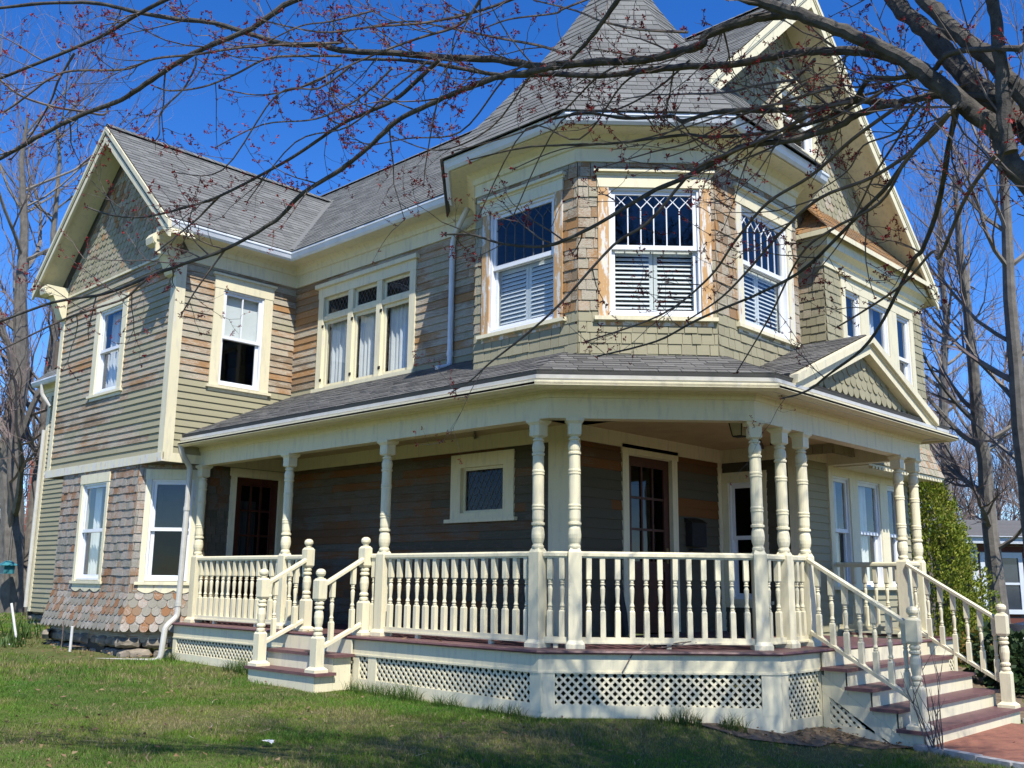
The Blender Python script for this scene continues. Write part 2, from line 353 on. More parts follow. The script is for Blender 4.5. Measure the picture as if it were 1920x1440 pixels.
# ------------------------------------------------------------------ the house: walls, windows, doors
house = thing('house', 'large old shingled house with corner tower, wraparound cream porch and peeling olive paint', 'house', (-10, 10, 0))
S = Fr((0, 9.64, 0), (1, 0, 0)); WF = Fr((0, 7.36, 0), (1, 0, 0)); WS = Fr((-14.6, 0, 0), (0, 1, 0)); FR1 = Fr((-6.85, 0, 0), (0, 1, 0))
DW = Fr((-8.1, 0, 0), (0, 1, 0)); SW = Fr((0, 13.1, 0), (1, 0, 0)); FB = Fr((-6.4, 0, 0), (0, 1, 0)); FBn = Fr((0, 13.35, 0), (1, 0, 0))
TL = Fr((0, 8.57, 0), (1, 0, 0)); TM = Fr((-7.15, 8.57, 0), (1, 1, 0)); TR = Fr((-6.0, 0, 0), (0, 1, 0)); TMW = math.hypot(1.15, 1.15)
TB = Fr((-9.94, 9.64, 0), (1, -1, 0)); TQ = Fr((-6.0, 11.72, 0), (-1, 1, 0))
def wob(a, b, n): return [a+(b-a)*i/n for i in range(n+1)]
def curtain(fr, w, u0, u1, v0, v1, d, name='curtain', mt='curtain', amp=.02):
    mb = MB(); n = max(6, int((u1-u0)/.022)); k = random.random()*6
    us = wob(u0, u1, n); ds = [d+amp*math.sin(i*1.3+k)+amp*.5*math.sin(i*.53+2*k) for i in range(n+1)]
    for i in range(n): mb.face([fr.P(us[i], v0, ds[i]), fr.P(us[i+1], v0, ds[i+1]), fr.P(us[i+1], v1, ds[i+1]), fr.P(us[i], v1, ds[i])])
    mb.build(name, M[mt], w, True)
def sash(fr, w, u0, u1, v0, v1, d, bars=None, gl='glass', fw=.048, bot=.055, mt='white', bm_=None):
    mb = MB(); t = .032
    fr.bar(mb, u0, u0+fw, v0, v1, d, d+t); fr.bar(mb, u1-fw, u1, v0, v1, d, d+t); fr.bar(mb, u0+fw, u1-fw, v0, v0+bot, d, d+t); fr.bar(mb, u0+fw, u1-fw, v1-fw, v1, d, d+t)
    a, b, c, e = u0+fw, u1-fw, v0+bot, v1-fw
    if bars:
        if bm_: q = MB(); bars(q, fr, a, b, c, e, d+.012); q.build('leading', M[bm_], w)
        else: bars(mb, fr, a, b, c, e, d+.012)
    mb.build('sash', M[mt], w)
    g = MB(); g.face([fr.P(a, c, d+.012), fr.P(b, c, d+.012), fr.P(b, e, d+.012), fr.P(a, e, d+.012)]); g.build('pane', M[gl], w)
def strip(mb, fr, p, q, w, d, t=.012):
    dx, dy = q[0]-p[0], q[1]-p[1]; L = math.hypot(dx, dy); nx, ny = -dy/L*w/2, dx/L*w/2
    fr.poly(mb, [(p[0]-nx, p[1]-ny), (q[0]-nx, q[1]-ny), (q[0]+nx, q[1]+ny), (p[0]+nx, p[1]+ny)], d-t/2, d+t/2)
def lead(mb, fr, a, b, c, e, d, n=6):      # upright bars ending in a lattice of pointed arches
    s = (b-a)/n; h1 = c+(e-c)*.74; k = s*1.0
    for i in range(1, n): strip(mb, fr, (a+i*s, c), (a+i*s, h1), .014, d)
    for i in range(n):
        u = a+i*s; m = u+s/2
        strip(mb, fr, (u, h1), (m, h1+k*.55), .010, d+.001); strip(mb, fr, (u+s, h1), (m, h1+k*.55), .010, d+.003)
        strip(mb, fr, (m, h1+k*.55), (min(b, m+(e-h1-k*.55)/1.1), e) , .006, d-.002); strip(mb, fr, (m, h1+k*.55), (max(a, m-(e-h1-k*.55)/1.1), e), .006, d-.004)
def mull(n):
    def f(mb, fr, a, b, c, e, d):
        for i in range(1, n): fr.bar(mb, a+(b-a)*i/n-.011, a+(b-a)*i/n+.011, c, e, d-.01, d+.014)
    return f
def diamonds(mb, fr, a, b, c, e, d, s=.11, k=1.7, w=.008):
    box = [(a, c), (b, c), (b, e), (a, e)]
    for sg in (1, -1):
        i = -40
        while i < 40:
            u = a+i*s; p, q = (u, c-.5), (u+sg*(e-c+1)/k, e+.5); dx, dy = q[0]-p[0], q[1]-p[1]; L = math.hypot(dx, dy); nx, ny = -dy/L*w/2, dx/L*w/2
            pl = clipc([(p[0]-nx, p[1]-ny), (q[0]-nx, q[1]-ny), (q[0]+nx, q[1]+ny), (p[0]+nx, p[1]+ny)], box)
            if pl: fr.poly(mb, pl, d-.004+sg*.001, d+.004+sg*.001)
            i += 1
def shutters(fr, w, u0, u1, v0, v1, d, op=.044):
    mb = MB(); m = (u0+u1)/2
    for a, b in ((u0, m-.004), (m+.004, u1)):
        for x0, x1 in ((a, a+.045), (b-.045, b)): fr.bar(mb, x0, x1, v0, v1, d-.02, d)
        for y0, y1 in ((v0, v0+.06), (v1-.05, v1)): fr.bar(mb, a+.045, b-.045, y0, y1, d-.02, d)
        v = v0+.075
        while v < v1-.06:
            mb.prism([fr.P(a+.045, v, d+.010), fr.P(a+.045, v+.006, d+.012), fr.P(a+.045, v+op, d-.020), fr.P(a+.045, v+op-.006, d-.022)], fr.U*(b-a-.09)); v += .054
    mb.build('shutter', M['shutter'], w)
def window(fr, u0, u1, v0, v1, cw=.12, cap=.06, sillp=.07, mid=.5, bars=None, lbars=None, drape=None, shut=False, lower='glass', upper='glass', bare=0.0, head=.16, mt='trim', label=None, scal=False, shade=None, bmat=None):
    mb = MB(); cA = (.5, bare, .5); cB = (.5, bare*.7, .5)
    fr.bar(mb, u0, u0+cw, v0, v1-head, 0, .034, cA); fr.bar(mb, u1-cw, u1, v0, v1-head, 0, .034, cA); fr.bar(mb, u0-.01, u1+.01, v1-head, v1, 0, .04, cB)
    if cap:
        fr.bar(mb, u0-.035, u1+.035, v1, v1+.03, 0, cap*.75, cB); fr.bar(mb, u0-.05, u1+.05, v1+.03, v1+.065, 0, cap+.02, cB)
    a, b, c, e = u0+cw, u1-cw, v0+.02, v1-head
    for x0, x1, y0, y1 in ((a-.02, a, c, e), (b, b+.02, c, e), (a-.02, b+.02, e, e+.02), (a-.02, b+.02, c-.02, c)): fr.bar(mb, x0, x1, y0, y1, -.12, 0.0, (.5, .2, .5))
    w = mb.build('window', M[mt], house)
    if label: w['label'] = label
    if sillp:
        s = MB(); fr.bar(s, u0-.05, u1+.05, v0-.045, v0, 0, sillp, (.5, bare*.6, .5)); fr.bar(s, u0, u1, v0-.10, v0-.046, 0, .022, (.5, bare, .5))
        if scal:
            n = 3; L = (u1-u0)/n
            for i in range(n):
                pts = [(u0+i*L, v0-.10)]+[(u0+i*L+L*j/8, v0-.125-.05*abs(math.sin(math.pi*j/8))) for j in range(9)]+[(u0+(i+1)*L, v0-.10)]; fr.poly(s, pts, 0.02, .036, (.5, .35, .5))
        s.build('sill', M['trim'], w)
    # white frame just inside the casing
    f = MB(); q = .03
    for x0, x1, y0, y1 in ((a, a+q, c, e), (b-q, b, c, e), (a+q, b-q, e-q, e), (a+q, b-q, c, c+q)): fr.bar(f, x0, x1, y0, y1, -.09, .012)
    f.build('frame', M['white'], w); vm = c+(e-c)*mid
    sash(fr, w, a+q, b-q, vm-.02, e-q, -.045, bars, upper, mt='white', bm_=bmat); sash(fr, w, a+q, b-q, c+q, vm+.025, -.085, lbars, lower, mt='white')
    if shut: shutters(fr, w, a+.03, b-.03, c+.04, vm-.01, -.125, .056 if bmat else .043)
    if shade: q = MB(); q.face([fr.P(a, c+(e-c)*shade[0], -.11), fr.P(b, c+(e-c)*shade[0], -.11), fr.P(b, c+(e-c)*shade[1], -.11), fr.P(a, c+(e-c)*shade[1], -.11)]); q.build('roller_blind', M['shutter'], w)
    if drape:
        for x0, x1, y0, y1 in drape: curtain(fr, w, a+(b-a)*x0, a+(b-a)*x1, c+(e-c)*y0, c+(e-c)*y1, -.19)
    return (u0+.015, u1-.015, v0-.03, v1-.01)
H = {k: [] for k in ('S2', 'S1', 'WF', 'WS2', 'WS1', 'TL', 'TM', 'TR', 'F1', 'F2', 'BF', 'BC', 'DW', 'SW', 'FG')}
# wing: upper front window, side window
H['WF'].append(window(WF, -17.5, -16.27, 4.50, 6.2, .17, .0, .06, drape=[(0, .42, 0, .5), (.1, .4, .5, .98)], bare=.15))
H['WS2'].append(window(WS, 8.03, 9.15, 4.46, 6.30, .17, .05, .06, .5, bars=mull(2), drape=[], shade=(.5, 1), lower='screen', bare=.38, head=.19))
# main wall upper: three casements under three small lights
def triple(fr, u0, u1, v0, v1, vt):
    mb = MB(); fr.bar(mb, u0, u0+.14, v0, v1-.17, 0, .035); fr.bar(mb, u1-.14, u1, v0, v1-.17, 0, .035); fr.bar(mb, u0-.01, u1+.01, v1-.17, v1, 0, .04, (.5, .25, .5)); fr.bar(mb, u0-.06, u1+.06, v1, v1+.07, 0, .09)
    a, b = u0+.14, u1-.14; s = (b-a)/3
    for i in (1, 2): fr.bar(mb, a+i*s-.065, a+i*s+.065, v0, v1-.17, -.04, .03)
    fr.bar(mb, a, b, vt-.04, vt+.04, -.04, .02, (.5, .3, .5))
    for x0, x1, y0, y1 in ((a-.02, a, v0, v1-.17), (b, b+.02, v0, v1-.17), (a, b, v1-.17, v1-.15), (a, b, v0-.02, v0)): fr.bar(mb, x0, x1, y0, y1, -.12, -.001)
    w = mb.build('window', M['trim'], house); w['label'] = 'cream three-part casement window with small lights above'
    sl = MB(); fr.bar(sl, u0-.05, u1+.05, v0-.06, v0, 0, .08, (.5, .35, .5)); sl.build('sill', M['trim'], w)
    for i in range(3):
        x0, x1 = a+i*s+(.065 if i else 0), a+(i+1)*s-(.065 if i < 2 else 0)
        sash(fr, w, x0, x1, v0, vt-.04, -.06, None, 'glass', .055, .075, 'trim'); sash(fr, w, x0, x1, vt+.04, v1-.17, -.06, lambda m_, f_, p, q, r, t, d: diamonds(m_, f_, p, q, r, t, d, .09, 1.6, .007), 'screen', .05, .05, 'trim', 'lead')
        curtain(fr, w, x0+.02, x0+(x1-x0)*(.98 if i == 1 else .7), v0+.03, vt-.05, -.15)
        hg = MB()
        for z in (v0+.12, vt-.16): fr.bar(hg, x0-.03, x0+.03, z, z+.05, .031, .036)
        hg.build('hinge', M['iron'], w)
    return (u0+.015, u1-.015, v0-.03, v1)
H['S2'].append(triple(S, -13.85, -11.3, 4.50, 6.27, 5.72))
# tower windows
kw = dict(cw=.13, cap=.07, sillp=.07, mid=.53, bars=lead, shut=True, head=.15)
H['TL'].append(window(TL, -8.735, -7.37, 4.40, 6.15, bare=.75, **{**kw, 'bmat': 'lead'})); H['TM'].append(window(TM, .235, 1.58, 4.38, 6.13, bare=.74, **kw)); H['TR'].append(window(TR, 10.17, 11.57, 4.41, 6.11, bare=.62, **kw))
# first floor windows: bay of the wing
H['BF'].append(window(WF, -17.47, -16.36, 1.27, 3.08, .09, .0, .06, drape=[(.02, .38, 0, .5), (.1, .35, .5, 1)], bare=.3, scal=True))
BC = Fr((-15.35, 7.36, 0), (1, 1, 0)); H['BC'].append(window(BC, .13, .98, 1.27, 3.05, .09, .0, .06, lower='screen', bare=.6, scal=True))
# leaded square window under the porch
def square(fr, u0, u1, v0, v1):
    mb = MB(); cw = .2
    for x0, x1, y0, y1 in ((u0, u0+cw, v0, v1), (u1-cw, u1, v0, v1), (u0+cw, u1-cw, v1-.19, v1), (u0+cw, u1-cw, v0, v0+.08)): fr.bar(mb, x0, x1, y0, y1, 0, .035)
    a, b, c, e = u0+cw, u1-cw, v0+.08, v1-.19
    for x0, x1, y0, y1 in ((a-.02, a, c, e), (b, b+.02, c, e), (a, b, e, e+.02), (a, b, c-.02, c)): fr.bar(mb, x0, x1, y0, y1, -.12, -.001)
    w = mb.build('window', M['trim'], house); w['label'] = 'square leaded window with wide cream casing under the porch roof'
    s = MB(); fr.bar(s, u0-.08, u1+.06, v0-.05, v0, 0, .08); s.build('sill', M['trim'], w)
    sash(fr, w, a, b, c, e, -.06, lambda *q: diamonds(*q, .1, 1.7, .009), 'screen', .04, .04, 'trim', 'lead'); return (u0+.015, u1-.015, v0-.02, v1-.01)
H['S1'].append(square(S, -10.39, -9.15, 2.19, 3.10))
# south-facing porch window and the two triple windows at the front
H['SW'].append(window(SW, -8.07, -7.33, 1.10, 2.99, .1, 0, .05, .52, lower='screen', upper='screen'))
def row(fr, edges, v0, v1, key, head, label, hood=0):
    # several sashes in one casing
    mb = MB(); u0, u1 = edges[0][0]-.14, edges[-1][1]+.14; fr.bar(mb, u0, u1, v1, v1+head, 0, .04)
    xs = [u0]+[x for e in edges for x in e]+[u1]
    for i in range(0, len(xs), 2): fr.bar(mb, xs[i], xs[i+1], v0, v1, -.03, .036)
    if hood: fr.bar(mb, u0-.04, u1+.04, v1+head, v1+head+.05, 0, hood)
    w = mb.build('window', M['trim'], house); w['label'] = label
    s = MB(); fr.bar(s, u0-.05, u1+.05, v0-.05, v0, 0, .07); s.build('sill', M['trim'], w)
    for a, b in edges:
        f = MB()
        for x0, x1, y0, y1 in ((a, a+.03, v0, v1), (b-.03, b, v0, v1), (a+.03, b-.03, v1-.03, v1), (a+.03, b-.03, v0, v0+.03)): fr.bar(f, x0, x1, y0, y1, -.09, .012)
        f.build('frame', M['white'], w); vm = v0+(v1-v0)*.5
        sash(fr, w, a+.03, b-.03, vm-.02, v1-.03, -.045); sash(fr, w, a+.03, b-.03, v0+.03, vm+.025, -.085, None, 'glass')
        curtain(fr, w, a+(b-a)*.5, a+(b-a)*.85, v0, v1, -.17)
        if b-a > .6: curtain(fr, w, a+(b-a)*.08, a+(b-a)*.3, v0, v1, -.17)
    H[key].append((u0+.015, u1-.015, v0-.02, v1+head-.01))
row(FR1, [(14.17, 14.74), (15.02, 15.83), (16.12, 16.60)], 1.32, 2.97, 'F1', .16, 'triple window on the ground floor of the front wing')
row(FB, [(13.98, 14.48), (14.78, 15.53), (15.86, 16.40)], 4.30, 5.78, 'F2', .19, 'triple window of the upper front bay', .08)
GF = Fr((-6.72, 0, 0), (0, 1, 0)); H['FG'].append(window(GF, 12.72, 13.98, 7.96, 8.98, .15, .06, .06, .5))
# doors
def door(fr, u0, u1, v0, v1, cols, rows_, lbl, key, glassv, cas=.13):
    mb = MB(); fr.bar(mb, u0-cas, u0, v0, v1+.01, 0, .035); fr.bar(mb, u1, u1+cas, v0, v1+.01, 0, .035); fr.bar(mb, u0-cas-.02, u1+cas+.02, v1+.01, v1+.14, 0, .04)
    for x0, x1 in ((u0-.02, u0), (u1, u1+.02)): fr.bar(mb, x0, x1, v0, v1, -.1, -.001)
    fr.bar(mb, u0, u1, v1, v1+.02, -.1, -.001)
    cs = mb.build('door_casing', M['trim'], house)
    d = MB(); st = .13; D0, D1 = -.075, -.03; g0 = v0+glassv
    fr.bar(d, u0, u0+st, v0, v1, D0, D1); fr.bar(d, u1-st, u1, v0, v1, D0, D1); fr.bar(d, u0+st, u1-st, v1-st, v1, D0, D1); fr.bar(d, u0+st, u1-st, v0, v0+.22, D0, D1); fr.bar(d, u0+st, u1-st, g0-.14, g0, D0, D1)
    fr.bar(d, u0+st, u1-st, v0+.22, g0-.14, D0+.01, D1-.018)
    a, b = u0+st, u1-st
    for i in range(1, cols): fr.bar(d, a+(b-a)*i/cols-.016, a+(b-a)*i/cols+.016, g0, v1-st, D0+.005, D1-.005)
    for i in range(1, rows_): fr.bar(d, a, b, g0+(v1-st-g0)*i/rows_-.016, g0+(v1-st-g0)*i/rows_+.016, D0+.007, D1-.007)
    o = d.build('door', M['doorwood'], house); o['label'] = lbl
    g = MB(); g.face([fr.P(a, g0, -.055), fr.P(b, g0, -.055), fr.P(b, v1-st, -.055), fr.P(a, v1-st, -.055)]); g.build('pane', M['screen'], o)
    curtain(fr, o, a, a+(b-a)*.62, g0, v1-st-.25, -.12)
    h = MB(); h.tube([fr.P(u1-.07, v0+1.0, -.03), fr.P(u1-.07, v0+1.0, .02), fr.P(u1-.07, v0+1.0, .035)], [.012, .012, .028], 10); fr.bar(h, u1-.1, u1-.045, v0+.93, v0+1.14, -.03, -.02); h.build('handle', M['brass'], o)
    H[key].append((u0-cas+.01, u1+cas-.01, 0, v1+.13))
door(DW, 10.73, 11.75, .68, 3.05, 3, 3, 'dark red-brown front door with small panes', 'DW', .95)
door(WS, 8.67, 9.50, .68, 2.99, 3, 3, 'dark side door with nine panes beside the bay', 'WS1', .95, .11)
# ---- wall surfaces
def wall(name, fr, polys, key, style='clap', mt='siding', lab=None, back=True, **k):
    mb = MB(); holes = H.get(key, []) if key else []
    if style == 'clap': clap(mb, fr, polys, holes, **k)
    else: tiles(mb, fr, polys, holes, **k)
    o = mb.build(name, M[mt], house)
    if lab: o['label'] = lab
    if back:
        b = MB(); sheet(b, fr, polys, holes, -.015); b.build('sheathing', M['inner'], house)
    return o
R4 = lambda u0, u1, v0, v1: [(u0, v0), (u1, v0), (u1, v1), (u0, v1)]
pk = lambda u, v: .06 if v < 4.44 else (.50 if u < -16 else .45)-.35*(v < 4.9 and u > -16.2)+.03*(v-4.4)
wall('wing_front_siding', WF, [R4(-18.95, -14.72, 3.27, 6.62)], 'WF', peel=lambda u, v: (.62 if v > 4.4 else (.0 if u > -16.6+.5*(4.4-v) else .58)) if v > 3.5 else .05, lab='peeling clapboards on the upper front of the wing')
wall('wing_side_siding', WS, [R4(7.46, 9.64, 3.27, 6.5)], 'WS2', peel=lambda u, v: .0 if v < 4.5 else .6+.06*(u > 9), jit=.1)
wall('main_siding', S, [R4(-14.6, -9.9, 4.2, 6.5)], 'S2', peel=lambda u, v: .1 if v < 4.56 else (.78 if u < -13.6 else .62), h=.118, t=.019, rough=.007, jit=.1, lab='badly peeled clapboards of the main wall upstairs')
wall('porch_wall_siding', S, [R4(-14.6, -8.5, .6, 3.14)], 'S1', mt='shade_siding', peel=lambda u, v: .66 if u < -10 else .4, h=.118, jit=.1)
wall('entry_siding', DW, [R4(9.64, 13.1, .6, 3.14)], 'DW', mt='shade_siding', peel=lambda u, v: (.85 if v > 2.75 else .05) if u < 11 else (.9 if v > 2.25 and u < 12.6-.3*math.sin(v*5) else .25), jit=.1, h=.13)
wall('entry_side_siding', SW, [R4(-8.1, -6.85, .6, 3.14)], 'SW', mt='shade_siding', peel=lambda u, v: .2)
wall('front_wing_siding', FR1, [R4(13.22, 17.0, .45, 3.3)], 'F1', peel=lambda u, v: .15)
wall('rear_siding', S, [R4(-25.3, -19.0, .5, 5.95)], None, peel=lambda u, v: .55 if 4.0 < v < 5.2 or .95 < v < 1.1 else .15)
tw = dict(style='tiles', mt='shing', h=.128, w=(.1, .2), t=.02)
tp = lambda u, v: -.4 if v < 4.36 else .64
wall('tower_left_shingles', TL, [R4(-8.87, -7.15, 3.3, 6.5)], 'TL', peel=lambda u, v: tp(u, v)-.2*(u < -8.6), **tw); wall('tower_corner_shingles', TM, [R4(0, TMW, 3.3, 6.5)], 'TM', peel=tp, **tw); wall('tower_right_shingles', TR, [R4(9.72, 11.72, 3.3, 6.5)], 'TR', peel=tp, **tw)
wall('tower_back_shingles', TB, [R4(0, 1.513, 3.3, 6.5)], None, peel=tp, **tw); wall('tower_return_shingles', TQ, [R4(0, 1.5, 3.3, 6.5)], None, peel=tp, **tw)
wall('front_bay_shingles', FB, [R4(13.35, 16.95, 3.2, 6.2)], 'F2', peel=lambda u, v: .16, **tw); wall('front_bay_side_shingles', FBn, [R4(-7.5, -6.4, 3.2, 6.2)], None, peel=lambda u, v: .38 if v > 5 else .2, **tw)
FBr = Fr((0, 16.95, 0), (-1, 0, 0)); wall('front_bay_end_shingles', FBr, [R4(6.4, 6.85, 3.2, 6.2)], None, peel=lambda u, v: .2, **tw)
fl = MB()
for fr, u0, u1 in ((FB, 14.3, 16.95), (FBr, 6.4, 6.9)):
    f2 = Fr(fr.P(0, 3.12, .16), fr.U, fr.W*.5-fr.N*.16); L = math.hypot(.5, .16)
    tiles(fl, f2, [[(u0-(.16 if u0 < 14 else 0), 0), (u1+.16, 0), (u1, L), (u0, L)]], (), .13, (.1, .18), .016, peel=lambda u, v: .55)
fl.build('bay_skirt_shingles', M['shing'], house)
sf = MB(); sf.box((-6.85, 14.2, 3.09), (-6.25, 17.1, 3.12)); 
for i in range(24): sf.box((-6.30, 14.3+i*.115, 3.05), (-6.24, 14.36+i*.115, 3.09))
sf.build('bay_underside', M['trim'], house)
# wing bay: plain shingles over a flared skirt of round-ended shingles
bp = lambda u, v: .62
bay = MB(); sk = MB(); BL = Fr((-19.05, 8.13, 0), (1, -1, 0)); CL = .77*math.sqrt(2)
fr_b = [(WF, -18.28, -15.35, H['BF']), (BC, 0, 1.06, H['BC']), (BL, 0, CL, [])]
for fr, u0, u1, ho in fr_b:
    tiles(bay, fr, [R4(u0, u1, 1.10, 3.15)], ho, .132, (.08, .17), .022, peel=bp, dj=.008)
    z0, z1, out = .50, 1.13, .14; dz = z1-z0; L = math.hypot(dz, out); f2 = Fr(fr.P(0, z0, out), fr.U, fr.W*dz-fr.N*out); e = out*.414
    tiles(sk, f2, [[(u0-e, 0), (u1+e, 0), (u1, L), (u0, L)]], (), .125, (.15, .15), .02, 'scallop', peel=lambda u, v: .52, jit=.34, dj=.003)
    b = MB(); sheet(b, fr, [R4(u0, u1, 1.0, 3.15)], ho, -.015); b.build('sheathing', M['inner'], house)
bay.build('bay_shingles', M['bayshing'], house)['label'] = 'patchy stripped shingles round the ground floor bay'
sk.build('bay_skirt_shingles', M['bayshing'], house)['label'] = 'round-ended shingles flaring out at the foot of the bay'
WS1 = MB(); tiles(WS1, WS, [R4(8.1, 9.64, .6, 3.15)], H['WS1'], .13, (.1, .2), .018, peel=lambda u, v: .55); WS1.build('side_entry_shingles', M['shade_siding'], house); b = MB(); sheet(b, WS, [R4(8.1, 9.64, .5, 3.15)], H['WS1'], -.015); b.build('sheathing', M['inner'], house)
# wing gable of round-ended shingles, and the big front gable
sl = .905
g = MB(); tiles(g, WF, [[(-19.2, 6.60), (-14.44, 6.60), (-16.82, 6.60+2.38*sl+.1)]], (), .12, (.15, .15), .02, 'scallop', peel=lambda u, v: .45+.2*(v > 8), jit=.3, dj=.003); g.build('wing_gable_shingles', M['shing'], house)['label'] = 'round-ended shingles in the wing gable'
b = MB(); sheet(b, WF, [[(-19.3, 6.5), (-14.3, 6.5), (-16.82, 9.3)]], (), -.015); b.build('sheathing', M['inner'], house)
g = MB(); tiles(g, GF, [[(10.05, 6.6), (16.95, 6.6), (12.9, 6.6+4.02*sl-.15), (10.05, 7.45)]], H['FG'], .125, (.15, .15), .02, 'scallop', peel=lambda u, v: .4, jit=.22, dj=.003); g.build('front_gable_shingles', M['shing'], house)
b = MB(); sheet(b, GF, [[(10.05, 6.5), (17.1, 6.5), (12.9, 10.2), (10.05, 7.6)]], H['FG'], -.015); b.build('sheathing', M['inner'], house)
p0 = Fr((-6.17, 0, 6.48), (0, 1, 0), (-.52, 0, .62)); g = MB(); tiles(g, p0, [[(13.12, 0), (17.18, 0), (16.6, .83), (13.12, .83)]], (), .11, (.1, .18), .014, peel=lambda u, v: .95, jit=.1)
p1 = Fr((0, 13.12, 6.48), (1, 0, 0), (0, .5, .62)); tiles(g, p1, [[(-7.1, 0), (-6.17, 0), (-6.6, .8), (-7.1, .8)]], (), .11, (.1, .18), .014, peel=lambda u, v: .95, jit=.1); g.build('pent_roof', M['shing'], house)['label'] = 'bare orange cedar pent roof under the front gable'
# plain hidden walls that close the house
hw = MB(); hw.box((-25.3, 17.0, .3), (-6.85, 17.05, 6.6)); hw.box((-25.35, 9.64, .3), (-25.3, 17.05, 7.2)); hw.box((-19.1, 7.36, 3.15), (-19.05, 9.64, 7.0)); hw.box((-6.9, 13.1, 3.1), (-6.86, 17.0, 6.6)); hw.box((-19.05, 7.37, 3.13), (-14.6, 9.64, 3.19)); hw.box((-19.05, 8.1, .3), (-19.0, 9.64, 3.15)); hw.prism([V(-7.0, 12.4, 3.3), V(-7.5, 13.4, 3.3), V(-7.5, 13.4, 6.9), V(-7.0, 12.4, 6.9)], V(-.05, 0, 0))
for z in (3.36, 6.5):
    hw.face([V(-25.3, 9.66, z), V(-8.12 if z < 4 else -6.9, 9.66, z), V(-8.12 if z < 4 else -6.9, 17, z), V(-25.3, 17, z)]); hw.face([V(-19.0, 7.4, z), V(-14.65, 7.4, z), V(-14.65, 9.66, z), V(-19.0, 9.66, z)])
    hw.face([V(-9.9, 9.66, z), V(-8.85, 8.6, z), V(-7.17, 8.6, z), V(-6.03, 9.74, z), V(-6.03, 11.4, z), V(-6.9, 12.4, z), V(-7, 13.2, z), V(-9.9, 13.2, z)])
hw.build('hidden_wall', M['inner'], house)
# ---- corner boards, bands, frieze boards
cb = MB(); A = (.5, .36, .5); A2 = (.5, .2, .5); A5 = (.5, .52, .5)
WF.bar(cb, -14.74, -14.6, 3.16, 6.6, .0, .03, A5); WS.bar(cb, 7.33, 7.50, 3.16, 6.5, 0, .03, A5); WF.bar(cb, -19.07, -18.93, 3.27, 6.6, 0, .03, A)
WF.bar(cb, -19.1, -14.57, 3.13, 3.27, 0, .045, (.5, .62, .5)); WS.bar(cb, 7.32, 8.1, 3.13, 3.27, 0, .0295, A)
S.bar(cb, -8.53, -8.1, .66, 3.14, 0, .03, A2); DW.bar(cb, 9.612, 9.72, .66, 3.14, 0, .028, A2); DW.bar(cb, 12.98, 13.1, .66, 3.14, 0, .025, A2); FR1.bar(cb, 13.07, 13.22, .45, 3.2, 0, .03, A2); SW.bar(cb, -6.97, -6.85, .66, 3.14, 0, .028, A2)
S.bar(cb, -25.33, -25.15, .5, 5.95, 0, .03, A2); S.bar(cb, -25.33, -19.05, 5.75, 6.0, 0, .034, A2)
for fr, u0, u1 in ((S, -14.6, -8.1), (DW, 9.64, 13.1), (SW, -8.1, -6.85), (WS, 8.1, 9.64), (FR1, 13.1, 14.05)): fr.bar(cb, u0, u1, 3.14, 3.34, 0, .04, A2)
WF.bar(cb, -19.1, -14.6, 6.58, 6.62, 0, .04, A)
cb.build('corner_board', M['trim'], house)
# stone foundation, sill board and basement light below the bay
st = MB(); rr = random.Random(3)
def stones(fr, u0, u1, z0, z1, d):
    z = z0
    while z < z1:
        u = u0-rr.random()*.2; hh = rr.uniform(.13, .22)
        while u < u1:
            w = rr.uniform(.18, .45); c = fr.P(u+w/2, z+hh/2, d+rr.uniform(-.02, .05)); n = 7
            pts = []
            for i, (du, dv) in enumerate([(-.5, -.4), (-.1, -.5), (.4, -.45), (.5, 0), (.42, .42), (0, .5), (-.45, .42), (-.52, 0)]): pts.append(c+fr.U*(du*w*rr.uniform(.85, 1.02))+fr.W*(dv*hh*rr.uniform(.85, 1.02)))
            mid = c+fr.N*rr.uniform(.04, .10)
            for i in range(8):
                q, r = pts[i], pts[(i+1) % 8]; m1 = q.lerp(mid, .55)+fr.N*.03; m2 = r.lerp(mid, .55)+fr.N*.03
                st.face([q, r, m2, m1]); st.face([m1, m2, mid]); st.face([q-fr.N*.1, r-fr.N*.1, r, q])
            u += w
        z += hh
for fr, u0, u1, *_ in fr_b: stones(fr, u0, u1, -.15, .36, -.04)
stones(S, -25.3, -19, -.1, .45, -.1); st.build('foundation', M['stone'], house, True)['label'] = 'rough fieldstone foundation under the bay'
sb = MB(); 
for fr, u0, u1, *_ in fr_b: fr.bar(sb, u0, u1, .34, .56, -.1, -.02, (.5, .65, .5))
sb.build('sill_board', M['siding'], house); bw = MB(); WF.bar(bw, -17.0, -16.1, -.05, .34, -.08, -.01); bw.build('basement_light', M['iron'], house)
# ------------------------------------------------------------------ roofs, cornices, gutters
def sweep(mb, path, prof, col=(.5, .5, .5), mi=0):
    """extrude a closed (outset, z) profile along a plan polyline; outset is to the right of travel"""
    P = [V(x, y, 0) for x, y in path]; n = len(P); rows = []
    for i in range(n):
        d0 = (P[i]-P[i-1]).normalized() if i else None; d1 = (P[i+1]-P[i]).normalized() if i < n-1 else None
        a = d0 or d1; b = d1 or d0; n0 = V(a.y, -a.x, 0); n1 = V(b.y, -b.x, 0); m = (n0+n1); m = m/(1+n0.dot(n1))
        rows.append([P[i]+m*d+V(0, 0, z) for d, z in prof])
    k = len(prof)
    for r, s in zip(rows, rows[1:]):
        for j in range(k): mb.face([r[j], s[j], s[(j+1) % k], r[(j+1) % k]], None, col, mi)
    mb.face(rows[0], None, col, mi); mb.face(rows[-1][::-1], None, col, mi)
